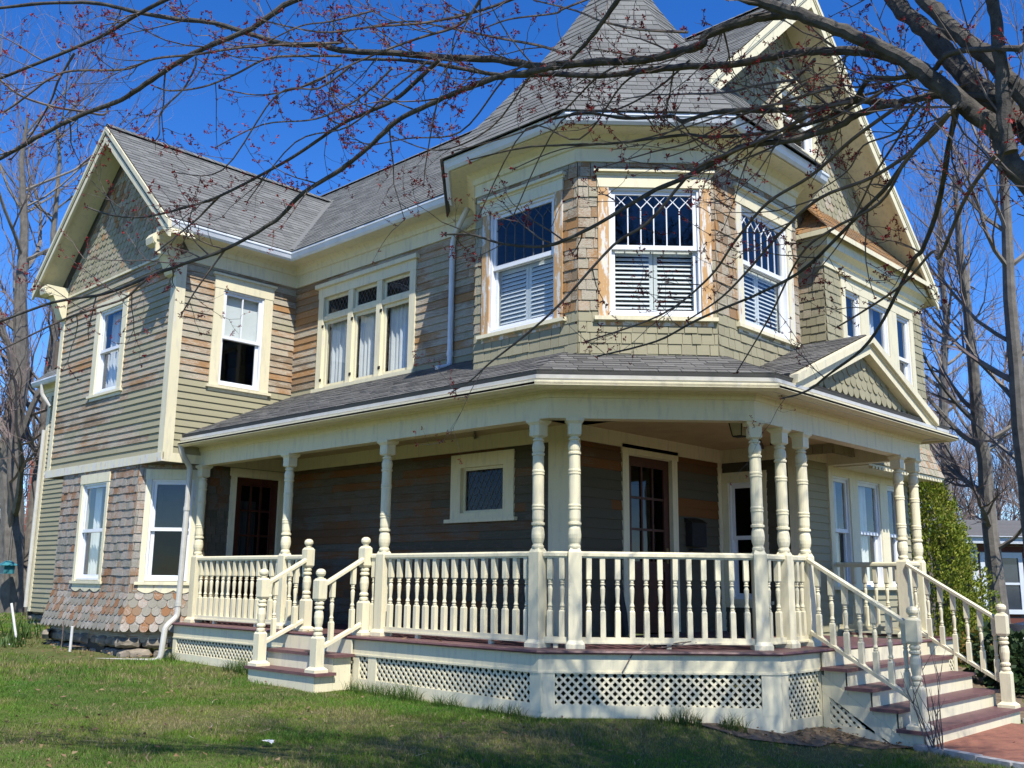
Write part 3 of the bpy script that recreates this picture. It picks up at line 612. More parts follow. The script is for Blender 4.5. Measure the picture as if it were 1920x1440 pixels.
def slope(fr_, polys, name, mt='roof', h=.13, t=.013, lab=None):
    mb = MB(); tiles(mb, fr_, polys, (), h, (.13, .34), t, roof=True, gap=.0035, dj=.004, peel=lambda u, v: .5)
    for q in polys:
        q2 = q if area(q) > 0 else q[::-1]
        mb.prism([fr_.P(u, v, -.13) for u, v in q2], fr_.N*.128, (.4, .5, .5))
    o = mb.build(name, M[mt], house)
    if lab: o['label'] = lab
cs = math.cos(math.atan(sl)); sn = math.sin(math.atan(sl)); EZ = 6.92; K = 1/cs
mainS = Fr((0, 9.19, EZ), (1, 0, 0), (0, cs, sn)); wingE = Fr((-14.15, 0, EZ), (0, 1, 0), (-cs, 0, sn)); wingW = Fr((-19.49, 0, EZ), (0, -1, 0), (cs, 0, sn)); mainN = Fr((0, 16.61+.6, EZ-.6*sl), (-1, 0, 0), (0, -cs, sn))
sc2 = lambda pts: [(u, r*K) for u, r in pts]
slope(mainS, [sc2([(-14.15, 0), (-9.35, 0), (-9.35, 3.71), (-16.82, 3.71), (-16.82, 2.67)]), sc2([(-9.35, .75), (-8.3, 1.6), (-6.15, .35), (-6.15, 3.71), (-9.35, 3.71)][0:0] or [(-9.35, .9), (-6.15, .5), (-6.15, 3.71), (-9.35, 3.71)]), sc2([(-19.49, 0), (-16.82, 2.67), (-16.82, 3.71), (-19.49, 3.71)])], 'main_roof', lab='long grey shingle slope of the main roof')
slope(wingE, [sc2([(6.90, 0), (9.19, 0), (11.86, 2.67), (6.90, 2.67)])], 'wing_roof'); slope(wingW, [sc2([(-11.86, 2.67), (-9.19, 0), (-6.90, 0), (-6.90, 2.67)])], 'wing_roof')
slope(mainN, [sc2([(6.15, 0), (19.5, 0), (19.5, 4.31), (6.15, 4.31)])], 'north_roof', h=.3)
rearS = Fr((0, 9.29, 6.1), (1, 0, 0), (0, cs, sn)); rearN = Fr((0, 13.29, 6.1), (-1, 0, 0), (0, -cs, sn)); slope(rearS, [sc2([(-25.7, 0), (-19.1, 0), (-19.1, 2), (-25.7, 2)])], 'rear_roof'); slope(rearN, [sc2([(19.1, 0), (25.7, 0), (25.7, 2), (19.1, 2)])], 'rear_roof', h=.3)
rc = MB(); rd = random.Random(5)
def caps(a, b, w=.15):
    d = (b-a); L = d.length; d.normalize(); s = d.cross(V(0, 0, 1)).normalized(); x = 0; 
    while x < L:
        p = a+d*x; q = a+d*min(L, x+.24); r = rd.random(); c = (r, .5, .5); z = V(0, 0, .03); dz = V(0, 0, -w*.75)
        rc.face([p+z+s*w+dz, q+z*.5+s*w+dz, q+z*.5, p+z], [(0, x), (0, x+.2), (.2, x+.2), (.2, x)], c); rc.face([p+z, q+z*.5, q+z*.5-s*w+dz, p+z-s*w+dz], [(0, x), (0, x+.2), (.2, x+.2), (.2, x)], c); x += .15
caps(V(-16.82, 6.9, EZ+2.67*sl+.02), V(-16.82, 11.86, EZ+2.67*sl+.02)); caps(V(-19.4, 12.9, EZ+3.71*sl+.02), V(-6.15, 12.9, EZ+3.71*sl+.02)); rc.build('ridge_caps', M['roof'], house)
vl = MB(); a, b = V(-14.15, 9.19, EZ), V(-16.82, 11.86, EZ+2.67*sl)
vl.face([a+V(.03, .07, .06), a+V(-.07, -.03, .06), b+V(-.07, -.03, .06), b+V(.03, .07, .06)]); vl.build('valley_flashing', M['roof'], house)
# tower roof: eight steepening facets
cx, cy = -8.03, 10.6; prof = [(2.52, 6.74), (1.95, 7.42), (1.42, 8.12), (1.02, 8.70), (.80, 9.05), (.53, 9.5), (.33, 9.87), (.02, 10.55)]; tr = MB(); t8 = math.tan(math.radians(22.5))
for k in range(8):
    an = math.radians(45*k-90); N_ = V(math.cos(an), math.sin(an), 0); U_ = V(-N_.y, N_.x, 0); vv = 0
    for (r0, z0), (r1, z1) in zip(prof, prof[1:]):
        W_ = (-N_*(r0-r1)+V(0, 0, z1-z0)); L = W_.length; f = Fr(V(cx, cy, z0)+N_*r0, U_, W_); w0, w1 = r0*t8, max(r1*t8, .002)
        tiles(tr, f, [[(-w0, 0), (w0, 0), (w1, L), (-w1, L)]], (), .128, (.16, .33), .013, roof=True, gap=.003, dj=.004)
        tr.face([f.P(-w0, 0, -.006), f.P(w0, 0, -.006), f.P(w1, L, -.006), f.P(-w1, L, -.006)])
tr.build('tower_roof', M['roof'], house)['label'] = 'tall eight-sided shingled tower roof'
# eaves
frieze = lambda z0, zs, o, ze: [(0, z0), (.035, z0), (.035, zs-.14), (.06, zs-.13), (.075, zs-.06), (.12, zs-.02), (.15, zs), (o-.09, zs), (o-.09, ze-.02), (o-.10, ze), (0, ze)]
gutp = lambda o, ze, h=.13: [(o-.09, ze-h), (o-.06, ze-h-.012), (o-.03, ze-h+.02), (o-.012, ze-.05), (o, ze-.035), (o, ze-.012), (o-.004, ze), (o-.02, ze), (o-.02, ze-.03), (o-.09, ze-.03)]
def eave(path, fz, gp, lab, extra=None):
    m = MB(); sweep(m, path, fz, (.5, .3, .5))
    if extra: sweep(m, path, extra, (.5, .5, .5))
    m.build('cornice', M['trim'], house)['label'] = lab
    if gp: m = MB(); sweep(m, path, gp); m.build('gutter', M['whitegut'], house)
eave([(-14.6, 6.94), (-14.6, 9.64), (-9.45, 9.64)], frieze(6.44, 6.79, .45, 6.86), gutp(.45, EZ), 'wide cream cornice with flaking paint along the main eave')
eave([(-9.64, 9.34), (-8.87, 8.57), (-7.15, 8.57), (-6.0, 9.72), (-6.0, 11.72), (-6.95, 12.67)], frieze(6.30, 6.60, .45, 6.67), gutp(.45, 6.74, .12), 'cream cornice round the tower')
eave([(-7.1, 13.35), (-6.4, 13.35), (-6.4, 16.95), (-6.9, 16.95)], frieze(6.0, 6.26, .25, 6.47), None, 'weathered cornice over the upper front bay', [(.251, 6.40), (.262, 6.40), (.262, 6.475), (.13, 6.475), (.13, 6.471), (.251, 6.471)])
eave([(-25.7, 9.64), (-19.1, 9.64)], frieze(5.75, 6.0, .35, 6.06), gutp(.36, 6.12, .12), 'cornice of the rear part')
# bargeboards with soffits
def rake(fr, c, zc, run_, d0, depth, sof, hw=.26, t=.045, left=None):
    bg = MB()
    for sg in (-1, 1):
        run = left if (left and sg < 0) else run_
        top = [(c, zc), (c+sg*run, zc-run*sl)]; low = [(c+sg*run, zc-run*sl-hw), (c, zc-hw*1.15)]
        fr.poly(bg, top+low, d0-t, d0, (.5, .22, .5)); fr.poly(bg, [(c, zc+.005), (c+sg*run, zc-run*sl+.005), (c+sg*run, zc-run*sl-.085), (c, zc-.085)], d0, d0+.025, (.5, .1, .5)); fr.poly(bg, [(c, zc-.085), (c+sg*run, zc-run*sl-.085), (c+sg*run, zc-run*sl-.12), (c, zc-.12)], d0, d0+.013, (.5, .1, .5))
        fr.poly(bg, [(c, zc-.17), (c+sg*run, zc-run*sl-.17), (c+sg*run, zc-run*sl-.19), (c, zc-.19)], d0-depth, d0-t, (.5, .1, .5))
    bg.build('bargeboard', M['trim'], house)
rake(Fr((0, 7.36, 0), (1, 0, 0)), -16.82, EZ+2.67*sl-.02, 2.72, .46, .46, 0); rake(Fr((-6.72, 0, 0), (0, 1, 0)), 12.9, EZ+3.71*sl-.02, 4.32, .57, .57, 0, .28, left=2.95)
# scrolled brackets under the ends of the wing eaves
br = MB()
def bracket(x, w):
    pts = [(7.33, 6.15), (7.33, 6.78), (6.93, 6.78), (6.88, 6.70), (6.90, 6.60), (6.98, 6.57), (7.05, 6.60), (7.10, 6.50), (7.17, 6.38), (7.22, 6.25), (7.26, 6.17)]
    a = [V(x, y, z) for y, z in pts]; br.prism(a, V(w, 0, 0), (.5, .2, .5)); 
bracket(-14.83, .24); bracket(-19.12, .24); 
for x in (-14.845, -19.135): br.prism([V(x, 6.95+.06*math.cos(k*.449), 6.66+.06*math.sin(k*.449)) for k in range(14)], V(.27, 0, 0), (.5, .2, .5))
br.build('eave_bracket', M['trim'], house)
# chimney behind the tower
ch = MB(); ch.box((-11.07, 12.6, 9.4), (-10.45, 13.2, 10.85)); ch.box((-11.12, 12.55, 10.85), (-10.4, 13.25, 11.05)); ch.box((-11.0, 12.65, 11.05), (-10.5, 13.15, 11.12)); ch.build('chimney', M['brick'], house)
# downspouts
def pipe(name, pts, w=.035, mt='gutter', lab=None):
    mb = MB(); q = []
    for i, p in enumerate(pts):
        p = V(p)
        if 0 < i < len(pts)-1:
            a, b = V(pts[i-1]), V(pts[i+1]); r = .07
            for t in (0, .33, .66, 1):
                s = p+(a-p).normalized()*r; e = p+(b-p).normalized()*r; q.append(s.lerp(p, t).lerp(p.lerp(e, t), t))
        else: q.append(p)
    mb.tube(q, w, 10)
    for p, n in zip(pts[1:-1], pts[2:]):
        if abs(V(p).z-V(n).z) > 1: 
            for f in (.1, .9): c = V(p).lerp(V(n), f); mb.tube([c-V(0, 0, .03), c+V(0, 0, .03)], w*1.2, 10)
    o = mb.build(name, M[mt], house, True)
    if lab: o['label'] = lab
pipe('downspout', [(-9.72, 9.2, 6.80), (-9.78, 9.28, 6.66), (-10.38, 9.57, 6.44), (-10.44, 9.58, 6.3), (-10.44, 9.58, 4.42), (-10.48, 9.36, 4.36)], .042, 'whitegut')
pipe('downspout', [(-14.56, 7.62, 3.42), (-14.56, 7.66, 3.25), (-14.62, 7.84, 3.08), (-14.62, 7.84, 2.6), (-14.60, 7.80, .75), (-14.57, 7.60, .60), (-14.57, 7.56, .13), (-14.6, 7.48, .09), (-15.5, 6.95, .07)], .045, 'gutter', 'cream downspout at the end of the porch with a long outlet on the ground')
pipe('downspout', [(-25.1, 9.33, 6.0), (-25.1, 9.36, 5.75), (-24.9, 9.52, 5.45)], .05, 'gutter'); pipe('downspout', [(-25.28, 9.56, 4.9), (-25.28, 9.56, .6)], .05, 'gutter')
# ------------------------------------------------------------------ the porch
DZ = .66; YD = 7.70; kd = -14.68; XD = -5.20
def pofs(o):   # outline of the porch offset outward by o: S line, diagonal, front line
    y = YD-o; k = kd+o*math.sqrt(2); x = XD+o; return (k+y, y), (x, x-k)
def plan(o, xl=-14.58, yn=14.35, ret=True):
    c1, c2 = pofs(o); p = [(xl, YD-o), c1, c2, (XD+o, yn+o)]
    return p+([(-6.85, yn+o)] if ret else [])
deck = MB(); o1, o2 = pofs(0); dp = [(-14.58, YD), o1, o2, (XD, 14.35), (-6.85, 14.35), (-6.85, 13.1), (-8.1, 13.1), (-8.1, 9.64), (-14.58, 9.64)]
def fan(poly, z, up=True):
    for tri in ([0, 1, 7, 8], [1, 2, 6, 7], [2, 3, 5, 6], [3, 4, 5]): 
        q = [V(poly[i][0], poly[i][1], z) for i in tri]; deck.face(q if up else q[::-1])
# floor boards run out toward each edge
rq = random.Random(9)
def boards(x0, x1, y0, y1, polys, ax, w=.085):
    u = x0
    while u < x1:
        c = R4(u, min(u+w-.004, x1), y0, y1)
        for q in polys:
            p = clipc(c, q)
            if p and abs(area(p)) > 1e-4: deck.prism([V(a, b, DZ-.028+rq.uniform(0, .002)) for a, b in (p if area(p) > 0 else p[::-1])], V(0, 0, .028), (rq.random(), .5, .5))
        u += w
boards(-14.58, -5.2, 7.6, 14.4, [[dp[0], dp[1], dp[7], dp[8]], [dp[1], dp[2], dp[6], dp[7]], [dp[2], dp[3], dp[4], dp[5], dp[6]]], 0)
sweep(deck, plan(0), [(-.06, DZ-.034), (.0, DZ-.034), (.01, DZ-.017), (0, DZ+.001), (-.06, DZ+.001)]); deck.build('porch_floor', M['tread'], house)['label'] = 'mauve-brown painted porch floor'
sk_ = MB(); pl = plan(-.04, -14.56)
sweep(sk_, pl, [(-.03, .44), (0, .44), (0, DZ-.034), (-.03, DZ-.034)], (.5, .1, .5)); sweep(sk_, pl, [(0, .435), (.012, .435), (.012, .455), (0, .455)])
sk_.build('porch_fascia', M['trim'], house)
# lattice skirt panels between frames
def skirt(p, q, stiles, zb0, zb1, ncell=.088):
    p, q = V(p[0], p[1], 0), V(q[0], q[1], 0); fr = Fr(p, q-p); L = (q-p).length; mb = MB(); z1 = .44
    fr.poly(mb, [(0, zb0-.2), (L, zb1-.2), (L, zb1+.125), (0, zb0+.125)], -.03, 0, (.5, .25, .5))
    xs = []
    for a, b in stiles: fr.bar(mb, a, b, min(zb0, zb1)+.05, z1, -.031, .003, (.5, .2, .5))
    o = mb.build('skirt_frame', M['trim'], house); e = sorted(stiles)
    for (a0, a1), (b0, b1) in zip(e, e[1:]):
        u0, u1 = a1, b0; zl = lambda u: zb0+(zb1-zb0)*u/L+.12; reg = [(u0, zl(u0)), (u1, zl(u1)), (u1, z1), (u0, z1)]; lt = MB(); w = .036
        for sg, d in ((1, -.026), (-1, -.019)):
            i = -60
            while i < 140:
                c = u0+i*ncell; n = .7071*w/2*math.sqrt(2)
                pr = [(c-n, -.6), (c+n, -.6), (c+n+sg*1.4, .8), (c-n+sg*1.4, .8)]; pc = clipc(pr, reg)
                if pc: fr.poly(lt, pc, d, d+.006, (.5, .15, .5))
                i += 1
        if u1-u0 > .05: lt.build('lattice', M['trim'], o)
i0 = pl
skirt(pl[0], pl[1], [(0, .1), (2.35, 2.5), (4.5, 4.62), (4.8, 4.95), (7.45, 7.60)], .1, 0.01)
LD = math.dist(pl[1], pl[2]); skirt(pl[1], pl[2], [(0, .17), (LD-.2, LD)], .01, -.02)
skirt(pl[2], pl[3], [(0, .15), (.85, .96), (3.75, 3.95), (4.75, 4.85)], -.14, -.22); skirt(pl[3], pl[4], [(0, .12), (1.55, 1.66)], -.2, 0)
# beam, ceiling, porch cornice and gutter
yb = YD+.37; pb = lambda o: [(-14.6, pofs(-.37+o)[0][1]), pofs(-.37+o)[0], pofs(-.37+o)[1], (pofs(-.37+o)[1][0], 14.1+o*0), (-6.85, 14.1)]
bm = MB(); BP = pb(0); sweep(bm, BP, [(-.085, 3.107), (.085, 3.107), (.085, 3.33), (.10, 3.34), (.115, 3.39), (.14, 3.40), (.14, 3.43), (-.085, 3.43)], (.5, .15, .5))
sweep(bm, BP, [(.08, 3.405), (.49, 3.405), (.49, 3.43), (.08, 3.43)]); sweep(bm, BP, [(.40, 3.375), (.43, 3.375), (.49, 3.40), (.49, 3.45), (.40, 3.45)])
bm.build('porch_beam', M['trim'], house)['label'] = 'deep cream beam and soffit of the porch'
pg_ = MB(); lp = [(-14.6, pofs(.08)[0][1]), pofs(.08)[0], pofs(.08)[1], (pofs(.08)[1][0], 14.36), (-6.0, 14.36)]
sweep(pg_, lp, [(-.12, 3.40), (-.095, 3.385), (-.06, 3.395), (-.05, 3.42), (-.02, 3.45), (-.012, 3.452), (-.012, 3.472), (0, 3.476), (.0, 3.515), (-.012, 3.52), (-.02, 3.49), (-.12, 3.49)]); pg_.build('porch_gutter', M['gutter'], house, False)
dr = MB(); sweep(dr, lp, [(-.10, 3.49), (-.055, 3.49), (-.05, 3.565), (-.10, 3.575)]); dr.build('drip_edge', M['gutter'], house)
cl = MB()
for q in ([(-14.6, 8.07), (-7.0, 8.07), (-7.0, 9.8), (-14.6, 9.8)], [(-8.2, 7.95), (-5.5, 10.2), (-5.5, 14.2), (-8.2, 14.2)]): cl.face([V(x, y, 3.34) for x, y in q])
cl.build('porch_ceiling', M['ceil'], house)
# porch roof
ps = .446; pc_, pn = math.cos(math.atan(ps)), math.sin(math.atan(ps)); lpc = pofs(.06); kk = 1/pc_; z0 = 3.565
fS = Fr((0, YD-.06, z0), (1, 0, 0), (0, pc_, pn)); r45 = math.sqrt(.5); fD = Fr((lpc[0][0], lpc[0][1], z0), (1, 1, 0), (-pc_*r45, pc_*r45, pn)); fF = Fr((XD+.06, 0, z0), (0, 1, 0), (-pc_, 0, pn)); LDl = math.dist(lpc[0], lpc[1]); T = .4142
slope(fS, [[(-14.58, 0), (lpc[0][0], 0), (lpc[0][0]-T*2.0, 2.0*kk), (-14.58, 2.0*kk)]], 'porch_roof', 'proof', .12, lab='low shingled roof of the porch along the side'); slope(fD, [[(0, 0), (LDl, 0), (LDl-T*1.9, 1.9*kk), (T*1.9, 1.9*kk)]], 'porch_roof', 'proof', .12); slope(fF, [[(lpc[1][1], 0), (14.45, 0), (14.45, 1.75*kk), (lpc[1][1]+T*1.75, 1.75*kk)]], 'porch_roof', 'proof', .12)
nb = MB(); nb.prism([V(-5.2, 14.40, 3.43), V(-5.2, 14.40, 3.56), V(-6.84, 14.40, 4.28), V(-6.84, 14.40, 3.43)], V(0, .03, 0)); nb.build('porch_end', M['trim'], house)
# pediment over the front steps
pa, phw, pz, pzb = 11.87, 2.02, 4.42, 3.60; pdn = MB(); pf = Fr((XD+.12, 0, 0), (0, 1, 0)); psl = (pz-pzb)/phw
for sg in (-1, 1):
    for (t0, t1, d0, d1) in ((.02, -.075, -.10, .0), (-.075, -.10, -.10, -.03), (-.10, -.215, -.12, -.05)): pf.poly(pdn, [(pa, pz+t0), (pa+sg*phw, pzb+t0), (pa+sg*phw, pzb+t1), (pa, pz+t1)], d0, d1)
    pf.poly(pdn, [(pa, pz-.20), (pa+sg*phw, pzb-.20), (pa+sg*phw, pzb-.215), (pa, pz-.215)], -.25, -.12)
pdn.build('pediment_moulding', M['trim'], house); pt = MB(); p5 = Fr((XD-.06, 0, 0), (0, 1, 0)); tiles(pt, p5, [[(pa-1.72, 3.62), (pa+1.72, 3.62), (pa, pz-.13)]], (), .13, (.16, .16), .022, 'scallop', peel=lambda u, v: -.2, jit=0, dj=.001); sheet(pt, p5, [[(pa-1.95, 3.5), (pa+1.95, 3.5), (pa, pz-.1)]]); pt.build('pediment_shingles', M['shing'], house)
pal = math.atan(psl); pcc, pss = math.cos(pal), math.sin(pal)
for sg in (-1, 1):
    f = Fr((0, pa+sg*phw, pzb+.03), (sg*-1, 0, 0) if sg < 0 else (-1, 0, 0), (0, -sg*pcc, pss))
    if f.N.z < 0: f = Fr((0, pa+sg*phw, pzb+.03), (1, 0, 0), (0, -sg*pcc, pss))
    L = phw/pcc; x0 = XD+.03; x1 = -6.82; us = sorted([f.U.x*x0, f.U.x*x1]); slope(f, [R4(us[0], us[1], 0, L)], 'pediment_roof', 'proof', .12)
# ---- turned posts
pm = MB(); pm.cbox((0, 0), .2, .2, 0, .045); pm.frus((0, 0), .2, .146, .045, .085); pm.cbox((0, 0), .142, .142, .085, 1.0); pm.frus((0, 0), .142, .10, 1.0, 1.045)
pm.lathe([(.058, 1.03), (.066, 1.05), (.066, 1.07), (.056, 1.08), (.056, 1.095), (.062, 1.11), (.071, 1.15), (.073, 1.19), (.066, 1.25), (.056, 1.28), (.058, 1.285), (.074, 1.295), (.074, 1.318), (.058, 1.325), (.06, 1.335), (.065, 1.36), (.064, 1.455), (.07, 1.462), (.07, 1.478), (.063, 1.485), (.07, 1.492), (.07, 1.508), (.064, 1.515), (.064, 1.835), (.07, 1.842), (.07, 1.858), (.063, 1.865), (.07, 1.872), (.07, 1.888), (.064, 1.895), (.062, 2.04), (.06, 2.05), (.072, 2.06), (.072, 2.08), (.06, 2.087), (.068, 2.11), (.071, 2.15), (.062, 2.19), (.05, 2.21), (.064, 2.22), (.064, 2.235), (.045, 2.245), (.045, 2.27)], (0, 0), 20)
pm.frus((0, 0), .09, .142, 2.255, 2.275); pm.cbox((0, 0), .142, .142, 2.275, 2.39); pm.frus((0, 0), .142, .19, 2.39, 2.42); pm.cbox((0, 0), .20, .20, 2.42, 2.452)
PM = pm.mesh('porch_post', M['trim'], True)
posts = dict(P1=(-14.52, 8.03), P2=(-12.12, 8.05), P3=(-9.94, 8.07), P4=(-7.31, 8.07), P5=(-6.945, 8.255), P6=(-5.56, 9.70), P7=(-5.57, 10.28), P8=(-5.57, 10.78), P9=(-5.57, 13.56), P10=(-5.57, 14.08))
for k, (x, y) in posts.items(): link('porch_post', PM, house, (x, y, DZ), (math.radians(45) if k in ('P5', 'P6') else 0)+rq.uniform(-.012, .012))
# ---- balusters, rails, newels
def turned(name, h, a, b, w, ro):
    m = MB(); m.cbox((0, 0), w, w, 0, a); m.frus((0, 0), w, w*.62, a, a+.02); m.cbox((0, 0), w, w, h-b, h); m.frus((0, 0), w*.62, w, h-b-.02, h-b); z0, z1 = a+.015, h-b-.015; L = z1-z0
    P = [(.018, 0), (.026, .03), (.026, .06), (.016, .075), (.022, .10), (.027, .14), (.021, .2), (.018, .25), (.026, .6), (.027, .72), (.02, .8), (.017, .83), (.027, .86), (.027, .89), (.017, .91), (.024, .95), (.018, 1)]
    m.lathe([(r*ro, z0+L*f) for r, f in P], (0, 0), 12); return m.mesh(name, M['trim'], True)
BAL = turned('baluster', .84, .27, .23, .056, 1.0); BALS = turned('baluster', .80, .26, .22, .054, 1.0)
NW = MB(); NW.cbox((0, 0), .2, .2, 0, .035); NW.frus((0, 0), .2, .125, .035, .07); NW.cbox((0, 0), .122, .122, .07, .42); NW.frus((0, 0), .122, .09, .42, .45)
NW.lathe([(.04, .44), (.056, .46), (.056, .485), (.04, .50), (.058, .52), (.058, .54), (.042, .56), (.05, .60), (.058, .68), (.052, .74), (.04, .775), (.06, .79), (.06, .81), (.042, .825), (.056, .845), (.056, .865), (.04, .88), (.04, .90)], (0, 0), 16); NW.frus((0, 0), .09, .122, .885, .915); NW.cbox((0, 0), .122, .122, .915, 1.14); NW.frus((0, 0), .122, .08, 1.14, 1.17)
NW.lathe([(.03, 1.16), (.042, 1.18), (.034, 1.195), (.05, 1.205), (.06, 1.225), (.061, 1.25), (.05, 1.275), (.025, 1.29), (.002, 1.292)], (0, 0), 16); NW.v = [(x, y, z*.945) for x, y, z in NW.v]; NWM = NW.mesh('newel_post', M['trim'], True)
def railing(p, q, n, top=1.665, bot=.775, foot=True, ext=.07):
    p, q = V(p[0], p[1], 0), V(q[0], q[1], 0); fr = Fr(p, q-p); L = (q-p).length; m = MB(); a, b = ext, L-ext
    fr.bar(m, a, b, top-.045, top-.012, -.045, .045); m.prism([fr.P(a, top-.012, -.04), fr.P(a, top-.012, .04), fr.P(a, top+.006, .02), fr.P(a, top+.006, -.02)], fr.U*(b-a)); fr.bar(m, a, b, top-.065, top-.045, -.028, .028)
    fr.bar(m, a, b, bot-.05, bot, -.03, .03); fr.bar(m, a, b, bot-.065, bot-.045, -.042, .042)
    if foot:
        for i in range(max(1, int(L/1.2))): u = a+(b-a)*(i+.5)/max(1, int(L/1.2)); fr.bar(m, u-.025, u+.025, DZ, bot-.06, -.025, .025)
    o = m.build('porch_railing', M['trim'], house, False, (0, 0, 0))
    for i in range(n): u = a+(b-a)*(i+.5)/n; c = fr.P(u, 0); link('baluster', BAL, o, (c.x, c.y, bot-.005)).rotation_euler = (rq.uniform(-.007, .007), rq.uniform(-.007, .007), math.atan2(fr.U.y, fr.U.x)+rq.uniform(-.05, .05))
p = posts; NL, NR = (-11.44, 8.03), (-10.19, 8.03)
railing(p['P1'], p['P2'], 14); railing(p['P2'], NL, 3); railing(NR, p['P3'], 2, foot=False); railing(p['P3'], p['P4'], 15); railing(p['P4'], p['P5'], 2); railing(p['P5'], p['P6'], 12); railing(p['P6'], p['P7'], 2, foot=False); railing(p['P7'], p['P8'], 3, foot=False); railing(p['P9'], p['P10'], 2, foot=False); railing(p['P10'], (-6.85, 14.1), 7)
for x, y in (NL, NR): link('newel_post', NWM, house, (x, y-.06, DZ))
def stairs(name, lab, fr, w0, w1, zs, run, y0, base, newels, nb, upper, nosing=.03, lowp=.42):
    """fr.U along the treads, fr.N the way down; y0 = distance of the top edge"""
    t = MB(); r = MB(); n = len(zs)
    for i, z in enumerate(zs):
        d = y0+run*(i+1); e = .06
        fr.bar(t, w0-e, w1+e, z-.035, z, d-run-.01, d+nosing); zt = zs[i-1] if i else DZ
        fr.bar(r, w0, w1, z, zt-.035, d-run-.02, d-run)
        for u0, u1 in ((w0, w0+.04), (w1-.04, w1)): fr.bar(r, u0, u1, max(base, z-lowp), z-.035, d-run, d-.004)
    d = y0+run*n; fr.bar(r, w0, w1, base-.1, zs[-1]-.035, d-.02, d)
    for u0, u1 in ((w0, w0+.04), (w1-.04, w1)): fr.bar(r, u0+.003, u1-.003, base-.12, zs[-1]-.04, y0+run*(n-1)+.01, d-.003)
    st_ = t.build(name, M['tread'], house); st_['label'] = lab; r.build('riser', M['trim'], st_)
    for ui, (u, top) in enumerate(zip((w0+.09, w1-.09), upper)):
        c = fr.P(u, 0, d-.09); link('newel_post', NWM, st_, (c.x, c.y, zs[-1])); a = fr.P(top[0], 0, top[1]); b = c
        A, B = V(a.x, a.y, DZ+.94), V(c.x, c.y, zs[-1]+.98); A2, B2 = V(a.x, a.y, DZ+.13), V(c.x, c.y, zs[-1]+.24)
        m = MB(); s = fr.U
        for X, Y, hw, hh in ((A, B, .042, .05), (A2, B2, .032, .055)):
            dn = (Y-X); upv = V(0, 0, hh); m.prism([X+s*hw, X-s*hw, X-s*hw+upv*.75, X-s*hw*.5+upv, X+s*hw*.5+upv, X+s*hw+upv*.75], dn)
        o = m.build('stair_railing', M['trim'], house)
        for i in range(nb):
            f = (i+.6)/(nb+.2); q = A2.lerp(B2, f); qt = A.lerp(B, f); k = (qt.z-q.z)/.80; ob = link('baluster', BALS, o, (q.x, q.y, q.z+.01)); ob.scale = (1, 1, max(.9, k))
sF = Fr((0, YD, 0), (1, 0, 0)); stairs('side_steps', 'three mauve side steps down to the lawn', sF, -11.48, -10.05, [.455, .25], .265, 0, -.05, None, 2, [(-11.43, -.27), (-10.18, -.27)])
xF = Fr((XD, 0, 0), (0, 1, 0)); stairs('front_steps', 'wide flight of mauve front steps', xF, 10.36, 13.24, [.475, .29, .105, -.08], .264, 0, -.30, None, 7, [(10.72, -.3), (13.5, -.3)], lowp=.30)
# stringers with stub blocks and lattice under the flights
for u in (10.385, 13.18):
    sg_ = MB(); yF = Fr((XD, u, 0), (1, 0, 0)); yF.poly(sg_, [(-.03, .40), (1.05, -.32), (1.05, -.44), (.84, -.33), (-.03, .22)], 0, .03, (.5, .2, .5)); yF.poly(sg_, [(-.03, -.10), (.46, -.13), (.80, -.31), (.80, -.42), (-.03, -.38)], 0, .026, (.5, .25, .5)); yF.bar(sg_, -.03, .05, -.2, .3, .001, .028)
    o = sg_.build('stringer', M['trim'], house); lt = MB(); reg = [(.05, -.11), (.47, -.14), (.05, .17)]
    for sgn, d in ((1, .006), (-1, .013)):
        for i in range(-40, 60):
            c = i*.088; pc = clipc([(c-.025, -.6), (c+.025, -.6), (c+.025+sgn*1.4, .8), (c-.025+sgn*1.4, .8)], reg)
            if pc: yF.poly(lt, pc, d, d+.006, (.5, .15, .5))
    lt.build('lattice', M['trim'], o)
# ------------------------------------------------------------------ ground
gm = MB(); xs = [-400, -150, -80, -50, -35]+[-28+i*.7 for i in range(56)]+[12, 20, 40, 90, 200, 400]; ys = [-200, -60, -20, -8, -3]+[-1+i*.6 for i in range(38)]+[23, 26, 30, 40, 60, 100, 200, 420]
gv = {}
rg = random.Random(4)
for i, x in enumerate(xs):
    for j, y in enumerate(ys): gv[i, j] = V(x, y, ground(x, y)+(rg.uniform(-.012, .012) if -26 < x < 9 and -1 < y < 21 else 0))
for i in range(len(xs)-1):
    for j in range(len(ys)-1): gm.face([gv[i, j], gv[i+1, j], gv[i+1, j+1], gv[i, j+1]])
tag(gm.build('lawn', M['lawn'], None, True), kind='structure')
def patch(name, pts, mt, lift=.012, step=.35, n=0):
    mb = MB(); u0, u1, v0, v1 = bounds([pts]); x = u0
    P = pts if area(pts) > 0 else pts[::-1]
    while x < u1:
        y = v0
        while y < v1:
            q = clipc(R4(x, x+step, y, y+step), P)
            if q and abs(area(q)) > 1e-5: mb.face([V(a, b, ground(a, b)+lift+(.05*sstep(6.6, 7.6, b) if b < 9 and a < -14 else 0)) for a, b in q], [(a, b) for a, b in q])
            y += step
        x += step
    return tag(mb.build(name, M[mt]), kind='structure')
